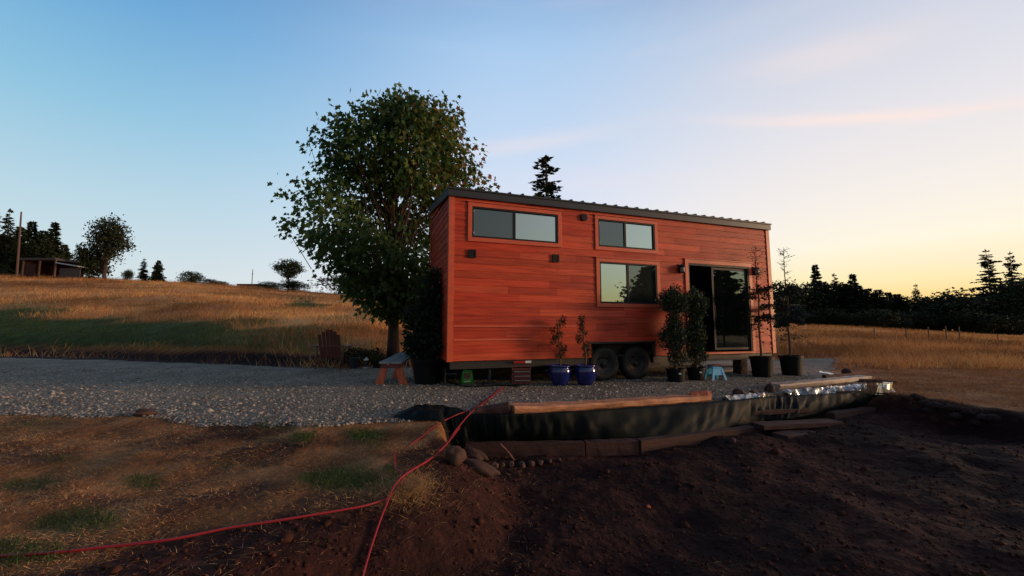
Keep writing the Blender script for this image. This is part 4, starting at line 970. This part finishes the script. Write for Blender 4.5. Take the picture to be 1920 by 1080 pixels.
# ------------------------------------------------------------------ timbers, logs, liner
def log_mesh(a,b_,r0,r1,seed,name,m,flat=False,n=14,seg=18):
    rr=np.random.RandomState(seed); a=Vector(a);b_=Vector(b_); d=(b_-a).normalized(); up=Vector((0,0,1)); rt=d.cross(up).normalized(); up=rt.cross(d); mb=MB(); vs=[];fs=[]
    for i in range(seg+1):
        t=i/seg; c=a.lerp(b_,t)+up*float(vn(t*3+seed,1.5))*.04+rt*float(vn(t*3+seed,7.5))*.05; rad=r0+(r1-r0)*t
        for k in range(n):
            an=2*PI*k/n; q=rad*(1+.22*float(vn(k*.9+seed*3,t*5))); x=math.cos(an)*q; y=math.sin(an)*q
            if flat: y=min(y,rad*.30)+(.006*math.sin(t*40+k))
            vs.append(c+rt*x*(1.25 if flat else 1)+up*y)
    for i in range(seg):
        for k in range(n): k2=(k+1)%n; fs.append((i*n+k,(i+1)*n+k,(i+1)*n+k2,i*n+k2))
    fs.append(tuple(range(n))); fs.append(tuple(range((seg+1)*n-1,seg*n-1,-1)))
    base=a.copy(); mb.add([v-base for v in vs],fs); o=mb.build(name,m,smooth=False); o.location=base; return o
a=at_z(960,768,.05); b_=at_z(1200,756,.05); b2=at_z(1328,744,.06)
o=log_mesh(a+Vector((0,.04,0)),b2+Vector((0,.04,0)),.115,.10,2,'split_log',M['slab'],flat=True,seg=30); tag(o,'long pale split log laid along the top edge of the black liner','log')
a=at_z(893,771,.03);b_=at_z(953,767,.05)
o=log_mesh(a,b_,.05,.10,4,'bark_log',M['barklog']); tag(o,'short dark barky log just left of the long pale log','log')
a=at_z(1452,723,.08);b_=at_z(1622,707,.08)
o=log_mesh(a,b_,.11,.10,5,'peeled_log',M['palewood'],flat=True,seg=22); tag(o,'weathered pale brown log above the crumpled plastic at right','log')
a=at_z(1300,745,.07);b_=at_z(1336,742,.09); o=log_mesh(a+Vector((0,.1,0)),b_+Vector((0,.1,0)),.06,.07,6,'log_piece',M['orangewood'],seg=5); tag(o,'short reddish log piece at the right end of the pale log','log')
a=at_z(1545,707,.05);b_=at_z(1600,703,.05); o=log_mesh(a,b_,.05,.05,7,'branch_log',M['barklog'],seg=6); tag(o,'thin dark branch at the right gravel edge near the rock','log')
a=ground(1560,716,.05);b_=ground(1680,719,.03); o=log_mesh(a,b_,.06,.03,8,'bark_branch',M['barklog'],seg=10); tag(o,'dark rough branch behind the pale brown log, at its right end','log')
def timber(a,b_,w,h,lab,m='oldwood',cat='timber',name='landscape_timber'):
    a=Vector(a);b_=Vector(b_); L_=(b_-a).length; mb=MB(); n=10; st=random.Random(int(L_*1000))
    prev=None; vs=[];fs=[]
    for i in range(n+1):
        x=L_*i/n; j=[st.uniform(-.006,.006) for _ in range(4)]
        vs+=[(x,-w/2+j[0],-h/2),(x,w/2+j[1],-h/2),(x,w/2,h/2+j[2]),(x,-w/2,h/2+j[3])]
    for i in range(n):
        for k in range(4): k2=(k+1)%4; fs.append((i*4+k,(i+1)*4+k,(i+1)*4+k2,i*4+k2))
    fs.append((0,1,2,3)); fs.append((n*4+3,n*4+2,n*4+1,n*4)); mb.add(vs,fs); o=mb.build(name,M[m],bevel=.008)
    d=b_-a; o.location=a; o.rotation_mode='QUATERNION'; o.rotation_quaternion=d.to_track_quat('X','Z'); tag(o,lab,cat); return o
TZ=-.33
def tp(px,py,z,h=.19): q=at_z(px,py,z); return Vector((q.x,q.y,z-h/2))
# (front top edge pixel)
def tmb(p0,p1,z0,z1,w,h,lab,**k):
    a=at_z(*p0,z0); b_=at_z(*p1,z1); d=(b_-a).normalized(); nrm=Vector((-d.y,d.x,0)); off=nrm*w/2+Vector((0,0,-h/2)); return timber(a+off,b_+off,w,h,lab,**k)
tmb((872,833),(1096,830),TZ,TZ,.13,.19,'dark lower edging timber at the left end, behind the stones')
tmb((1098,829),(1198,826),TZ,TZ,.13,.19,'short dark edging timber, second from the left below the liner')
tmb((1202,827),(1428,799),TZ,TZ+.01,.13,.18,'long dark edging timber ending at the plank steps')
tmb((1565,775),(1692,757),-.24,-.22,.14,.17,'reddish edging timber right of the plank steps')
# plank steps
tmb((1408,771),(1520,766),-.16,-.16,.26,.07,'dark top plank of the three steps beside the liner',cat='plank',name='step_plank')
tmb((1432,798),(1582,791),-.27,-.27,.26,.07,'wide middle plank of the three steps, reddish top',cat='plank',name='step_plank')
tmb((1478,818),(1562,808),-.36,-.36,.26,.09,'short dark lowest plank of the three steps',cat='plank',name='step_plank')
b=MB()
# broken board leaning
a=at_z(938,833,-.30)+Vector((0,-.04,.02)); c=at_z(967,862,-.48)+Vector((0,-.07,0)); o=timber(a,c,.035,.02,'short broken board leaning diagonally on the left timber',m='chairwood',cat='board',name='broken_board')
# liner
tops=[at_z(x,y,z) for x,y,z in ((838,782,-.02),(850,777,.02),(900,776,.03),(960,776,.03),(1100,769,.03),(1330,753,.03),(1430,744,.03),(1500,740,.03),(1600,736,.02),(1690,738,.0))]
bots=[at_z(x,y,z) for x,y,z in ((852,838,-.4),(862,832,-.35),(905,828,-.36),(960,827,-.36),(1100,824,-.36),(1300,815,-.36),(1425,792,-.35),(1490,784,-.30),(1590,766,-.26),(1700,750,-.22))]
T_=smooth_path(tops,26);B_=smooth_path(bots,26); nv=14; V=[];Fx=[]
for i,(t_,b__) in enumerate(zip(T_,B_)):
    for j in range(nv+1):
        f=j/nv; q=Vector(t_).lerp(Vector(b__),f); sag=math.sin(f*PI)
        amp=(sag*.8+.2)*.085; xx=i*.098
        q+=Vector((0,-.004-.01*sag-amp*1.5*abs(float(vn(xx*2.6+f*.9,3.3+f)))-amp*1.3*abs(float(vn(xx*8.5-f*1.6,9+f*.8))),-.02*sag+amp*.3*float(vn(xx*3+f,20+f*3))))
        V.append(q)
m_=nv+1
for i in range(len(T_)-1):
    for j in range(nv): Fx.append((i*m_+j,i*m_+j+1,(i+1)*m_+j+1,(i+1)*m_+j))
b=MB(); b.add(V,Fx); o=b.build('black_liner',M['liner'],smooth=True); m__=o.modifiers.new('th','SOLIDIFY'); m__.thickness=.006; tag(o,'wrinkled black plastic liner covering the cut bank above the timbers','liner')
def crumple(name,poly,nu,nv,amp,m,lab,cat,seed,lift=.03):
    """poly: top-left, top-right, bottom-right, bottom-left world points"""
    V=[];Fx=[]
    for i in range(nu+1):
        for j in range(nv+1):
            u_,v_=i/nu,j/nv; q=(Vector(poly[0]).lerp(Vector(poly[1]),u_)).lerp(Vector(poly[3]).lerp(Vector(poly[2]),u_),v_)
            e_=math.sin(v_*PI)*.7+.3
            q+=Vector((amp*float(vn(u_*nu*.45+seed,v_*3)),amp*float(vn(u_*nu*.4+seed+50,v_*3)),lift*e_+amp*1.6*abs(float(vn(u_*nu*.38+seed+90+v_*2.5,v_*1.5)))*e_))
            V.append(q)
    for i in range(nu):
        for j in range(nv): Fx.append((i*(nv+1)+j,i*(nv+1)+j+1,(i+1)*(nv+1)+j+1,(i+1)*(nv+1)+j))
    b=MB(); b.add(V,Fx); o=b.build(name,m,smooth=False); q=o.modifiers.new('th','SOLIDIFY'); q.thickness=.002; tag(o,lab,cat); return o
crumple('plastic_sheet',[at_z(1470,733,.05),at_z(1622,722,.05),at_z(1625,738,-.06),at_z(1475,746,-.06)],60,10,.11,M['plastic'],'crumpled shiny clear plastic sheet under the weathered right log','plastic sheet',3)
crumple('plastic_sheet',[at_z(1355,744,.03),at_z(1432,738,.03),at_z(1438,750,-.05),at_z(1365,755,-.05)],26,6,.08,M['plastic'],'small crumpled clear plastic sheet between the two logs','plastic sheet',9)
crumple('plastic_scrap',[at_z(1640,725,.05),at_z(1674,718,.05),at_z(1680,738,-.02),at_z(1645,742,-.04)],16,6,.16,M['yplastic'],'pale yellow crumpled plastic scrap at the right end of the liner','plastic sheet',14)
crumple('plastic_strip',[at_z(1538,696,.04),at_z(1578,704,.04),at_z(1576,706,.03),at_z(1536,698,.03)],10,3,.03,M['plastic'],'thin pale strip of plastic at the right gravel edge','plastic sheet',19,.01)
# black tarp mound
V=[];Fx=[]; c0=at_z(806,783,.0); nu,nv=34,16
for i in range(nu+1):
    for j in range(nv+1):
        u_=i/nu*2-1; v_=j/nv*2-1; x=c0.x+u_*.48; y=c0.y+.16+v_*.32; rr=math.hypot(u_,v_)
        ed=max(0,1-rr**3); z=float(height(x,y))+.02+.085*ed*(1+.9*float(vn(u_*4+3,v_*3)))+.03*float(vn(u_*9,v_*6+8))*ed
        V.append((x,y,z if rr<1.15 else z-.05))
for i in range(nu):
    for j in range(nv): Fx.append((i*(nv+1)+j,(i+1)*(nv+1)+j,(i+1)*(nv+1)+j+1,i*(nv+1)+j+1))
b=MB(); b.add(V,Fx); o=b.build('black_tarp',M['liner'],smooth=True); tag(o,'low folded black tarp on the gravel edge left of the cords','tarp')
# rocks
def rock(px,py,w_,h_,d_,rot,lab,seed,group=None,tilt=0,m='rock',dz=0,z=None,name='rock'):
    p=ground(px,py) if z is None else at_z(px,py,z); st=np.random.RandomState(seed); b=MB()
    import bmesh
    bm=bmesh.new(); bmesh.ops.create_icosphere(bm,subdivisions=3,radius=1)
    for v in bm.verts:
        n_=v.co.normalized(); f=1+.55*float(vn(n_.x*1.6+seed*3.1,n_.y*1.6+n_.z*1.3))+.22*float(vn(n_.x*4+seed,n_.z*4+n_.y*3))
        v.co=Vector((n_.x*w_*f,n_.y*d_*f,n_.z*h_*f))
    me=bpy.data.meshes.new(name); bm.to_mesh(me); bm.free(); me.materials.append(M[m]); me.polygons.foreach_set('use_smooth',[True]*len(me.polygons))
    o=bpy.data.objects.new(name,me); col.objects.link(o); o.location=p+Vector((0,0,h_*.55+dz)); o.rotation_euler=(0,tilt,rot); tag(o,lab,'rock',group); return o
rock(893,869,.15,.055,.06,-.1,'elongated upper brown rock leaning at the left timber end',1,tilt=.35,dz=.07)
rock(898,883,.19,.06,.07,0,'large elongated lower brown rock at the left timber end',2,tilt=.3)
rock(853,870,.09,.09,.07,.3,'dark upright rock at the corner of the liner',3,dz=.03)
rock(926,877,.05,.045,.05,.3,'small brown rock right of the two elongated rocks',4)
for i,(px,py,s_) in enumerate([(941,875,.035),(958,875,.038),(978,877,.045),(995,873,.04),(1013,871,.035),(1030,867,.03),(1048,865,.025)]):
    rock(px,py,s_*1.2,s_,s_,i,'small round stone in the row below the left timber',10+i,'stones below the left timber')
rock(1383,743,.10,.08,.09,.2,'dark rounded rock at the gravel edge between the logs',21,z=.0)
rock(1412,742,.08,.05,.07,.9,'flatter dark rock at the left end of the weathered log',22,z=.0,dz=.02)
rock(1443,734,.09,.09,.08,.9,'rounded red brown rock touching the weathered log end',25,z=.02)
rock(1590,704,.13,.11,.1,.5,'dark blocky rock beyond the right logs at the gravel edge',23,z=.01)
rock(1372,830,.05,.045,.05,.5,'lone reddish stone in front of the long dark timber',24)
rock(1216,952,.018,.016,.018,.5,'tiny red pebble lying on the bare soil',26,m='orangewood',name='pebble')
rock(272,779,.12,.06,.1,.4,'reddish clod of earth at the left gravel edge',27,m='rock',name='earth_clod')
GM='dark clods heaped along the right bank'
rk=random.Random(9)
for i in range(22):
    t=i/21; px=1700+150*t+rk.uniform(-14,14); py=750+42*t+rk.uniform(-9,9); s_=rk.uniform(.035,.09)
    rock(px,py,s_*1.2,s_*.7,s_,i*1.3,'dark earth clod in the heap right of the liner',30+i,GM,m='clod',dz=-s_*.35,name='earth_clod')
# ------------------------------------------------------------------ light
SAZ=math.radians(-3); SEL=math.radians(5.5)
S=Vector((math.cos(SEL)*math.cos(SAZ),math.cos(SEL)*math.sin(SAZ),math.sin(SEL)))
ld=bpy.data.lights.new('sun','SUN'); ld.energy=2.8; ld.angle=math.radians(12); ld.color=(1.0,.62,.34)
lo=bpy.data.objects.new('sun',ld); col.objects.link(lo); lo.rotation_mode='QUATERNION'; lo.rotation_quaternion=S.to_track_quat('Z','Y')
w=bpy.data.worlds.new('World'); sc.world=w; w.use_nodes=True; nt=w.node_tree; N=nt.nodes; L=nt.links; bg_=N['Background']
tc=N.new('ShaderNodeTexCoord'); sx=N.new('ShaderNodeSeparateXYZ'); L.new(tc.outputs['Generated'],sx.inputs[0])
def mth(op,a,b=None,c=None):
    n=N.new('ShaderNodeMath'); n.operation=op
    for i,v in enumerate((a,b,c)):
        if v is None: continue
        if isinstance(v,(int,float)): n.inputs[i].default_value=v
        else: L.new(v,n.inputs[i])
    return n.outputs[0]
X,Y_,Z=sx.outputs
hl=mth('SQRT',mth('ADD',mth('MULTIPLY',X,X),mth('MULTIPLY',Y_,Y_)))
ds=mth('ADD',mth('MULTIPLY',X,math.cos(SAZ)),mth('MULTIPLY',Y_,math.sin(SAZ)))
cz=mth('DIVIDE',ds,mth('MAXIMUM',hl,.001))
el=mth('ARCTAN2',Z,hl); eln=mth('DIVIDE',el,PI/2)
def ramp(f,st):
    r=N.new('ShaderNodeValToRGB'); L.new(f,r.inputs[0]); e=r.color_ramp.elements; r.color_ramp.interpolation='B_SPLINE' if 0 else 'EASE' if 0 else 'LINEAR'
    e[0].position=st[0][0]/90; e[0].color=srgb(*st[0][1]); e[1].position=st[-1][0]/90; e[1].color=srgb(*st[-1][1])
    for p,c in st[1:-1]: q=e.new(p/90); q.color=srgb(*c)
    return r.outputs[0]
cold=ramp(eln,[(0,(218,226,228)),(6,(208,223,228)),(13,(184,214,228)),(22,(144,196,224)),(32,(104,166,214)),(42,(70,125,185)),(55,(35,62,105)),(90,(22,40,70))])
mid=ramp(eln,[(0,(242,237,235)),(8,(232,232,242)),(16,(220,228,245)),(25,(198,218,243)),(36,(170,204,239)),(44,(128,170,215)),(56,(50,75,115)),(90,(22,40,70))])
warm=ramp(eln,[(0,(250,172,70)),(2.5,(255,210,112)),(5,(255,236,178)),(9,(255,246,224)),(14,(247,239,232)),(22,(230,228,234)),(34,(196,206,226)),(46,(125,145,185)),(58,(55,72,105)),(90,(22,40,70))])
f1=N.new('ShaderNodeMapRange'); f1.interpolation_type='SMOOTHSTEP'; f1.inputs[1].default_value=-.85; f1.inputs[2].default_value=-.02; L.new(cz,f1.inputs[0])
f2=N.new('ShaderNodeMapRange'); f2.interpolation_type='SMOOTHSTEP'; f2.inputs[1].default_value=-.05; f2.inputs[2].default_value=.66; L.new(cz,f2.inputs[0])
def mixc(f,a,b):
    x=N.new('ShaderNodeMix'); x.data_type='RGBA'
    if isinstance(f,float): x.inputs[0].default_value=f
    else: L.new(f,x.inputs[0])
    for i,v in ((6,a),(7,b)):
        if isinstance(v,tuple): x.inputs[i].default_value=v
        else: L.new(v,x.inputs[i])
    return x.outputs[2]
skyc=mixc(f2.outputs[0],mixc(f1.outputs[0],cold,mid),warm)
# thin high cirrus
mp=N.new('ShaderNodeMapping'); mp.inputs['Scale'].default_value=(.8,1.2,9); mp.inputs['Rotation'].default_value=(.12,.10,.3); L.new(tc.outputs['Generated'],mp.inputs[0])
nz=N.new('ShaderNodeTexNoise'); nz.inputs['Scale'].default_value=1.5; nz.inputs['Detail'].default_value=5; nz.inputs['Roughness'].default_value=.5; L.new(mp.outputs[0],nz.inputs[0])
azn=mth('ARCTAN2',Y_,X)
def ae(px,py):
    u,y,w_=ray(px,py); return math.atan2(y,u),math.atan2(w_,math.hypot(u,y))
def streak(p0,p1,wid,amt,fade):
    (a0,e0),(a1,e1)=ae(*p0),ae(*p1); sl=(e1-e0)/(a1-a0)
    line=mth('ADD',mth('MULTIPLY',mth('SUBTRACT',azn,a0),sl),e0)
    dd=mth('ADD',mth('SUBTRACT',el,line),mth('MULTIPLY',mth('SUBTRACT',nz.outputs[0],.5),wid*3.5))
    g_=mth('EXPONENT',mth('MULTIPLY',mth('MULTIPLY',dd,dd),-1/(wid*wid)))
    am=(a0+a1)/2; hw_=abs(a1-a0)/2; t_=mth('DIVIDE',mth('SUBTRACT',azn,am),hw_*fade)
    return mth('MULTIPLY',mth('MULTIPLY',g_,mth('EXPONENT',mth('MULTIPLY',mth('MULTIPLY',t_,t_),-1.0))),amt)
st_=mth('ADD',streak((1400,228),(1960,186),.011,.75,1.1),mth('ADD',streak((860,282),(1120,252),.014,.3,1.2),streak((1420,130),(1700,60),.03,.35,1.3)))
cf=N.new('ShaderNodeMapRange'); cf.interpolation_type='SMOOTHSTEP'; cf.inputs[1].default_value=.52; cf.inputs[2].default_value=.78; cf.inputs[4].default_value=.2; L.new(nz.outputs[0],cf.inputs[0])
fz=N.new('ShaderNodeMapRange'); fz.interpolation_type='SMOOTHSTEP'; fz.inputs[1].default_value=-.7; fz.inputs[2].default_value=.2; L.new(cz,fz.inputs[0])
skyc=mixc(mth('MULTIPLY',cf.outputs[0],fz.outputs[0]),skyc,srgb(250,228,228)); skyc=mixc(st_,skyc,srgb(255,232,224))
dk=N.new('ShaderNodeMapRange'); dk.interpolation_type='SMOOTHSTEP'; dk.inputs[1].default_value=.15; dk.inputs[2].default_value=-.75; dk.inputs[3].default_value=1; dk.inputs[4].default_value=.4
L.new(mth('ADD',mth('MULTIPLY',X,.45),mth('MULTIPLY',Y_,.9)),dk.inputs[0])
dv=N.new('ShaderNodeVectorMath'); dv.operation='SCALE'; L.new(skyc,dv.inputs[0]); L.new(dk.outputs[0],dv.inputs['Scale']); skyc=dv.outputs[0]
sk=N.new('ShaderNodeTexSky'); sk.sky_type='NISHITA'; sk.sun_disc=False; sk.sun_elevation=SEL; sk.sun_rotation=PI/2-SAZ
sv=N.new('ShaderNodeVectorMath'); sv.operation='SCALE'; L.new(sk.outputs[0],sv.inputs[0]); sv.inputs['Scale'].default_value=.004
ad=N.new('ShaderNodeVectorMath'); ad.operation='ADD'; L.new(skyc,ad.inputs[0]); L.new(sv.outputs[0],ad.inputs[1])
L.new(ad.outputs[0],bg_.inputs[0]); bg_.inputs[1].default_value=1.0
# ------------------------------------------------------------------ camera
cam=bpy.data.objects.new('camera',bpy.data.cameras.new('camera')); col.objects.link(cam); sc.camera=cam
cam.location=(0,0,EYE); cam.rotation_euler=(PI/2+TH,0,0); cam.data.lens=F/1920*36; cam.data.sensor_width=36; cam.data.clip_end=2000; cam.data.clip_start=.05
vs_=sc.view_settings; vs_.view_transform='Standard'; vs_.look='None'; vs_.gamma=1; vs_.exposure=0
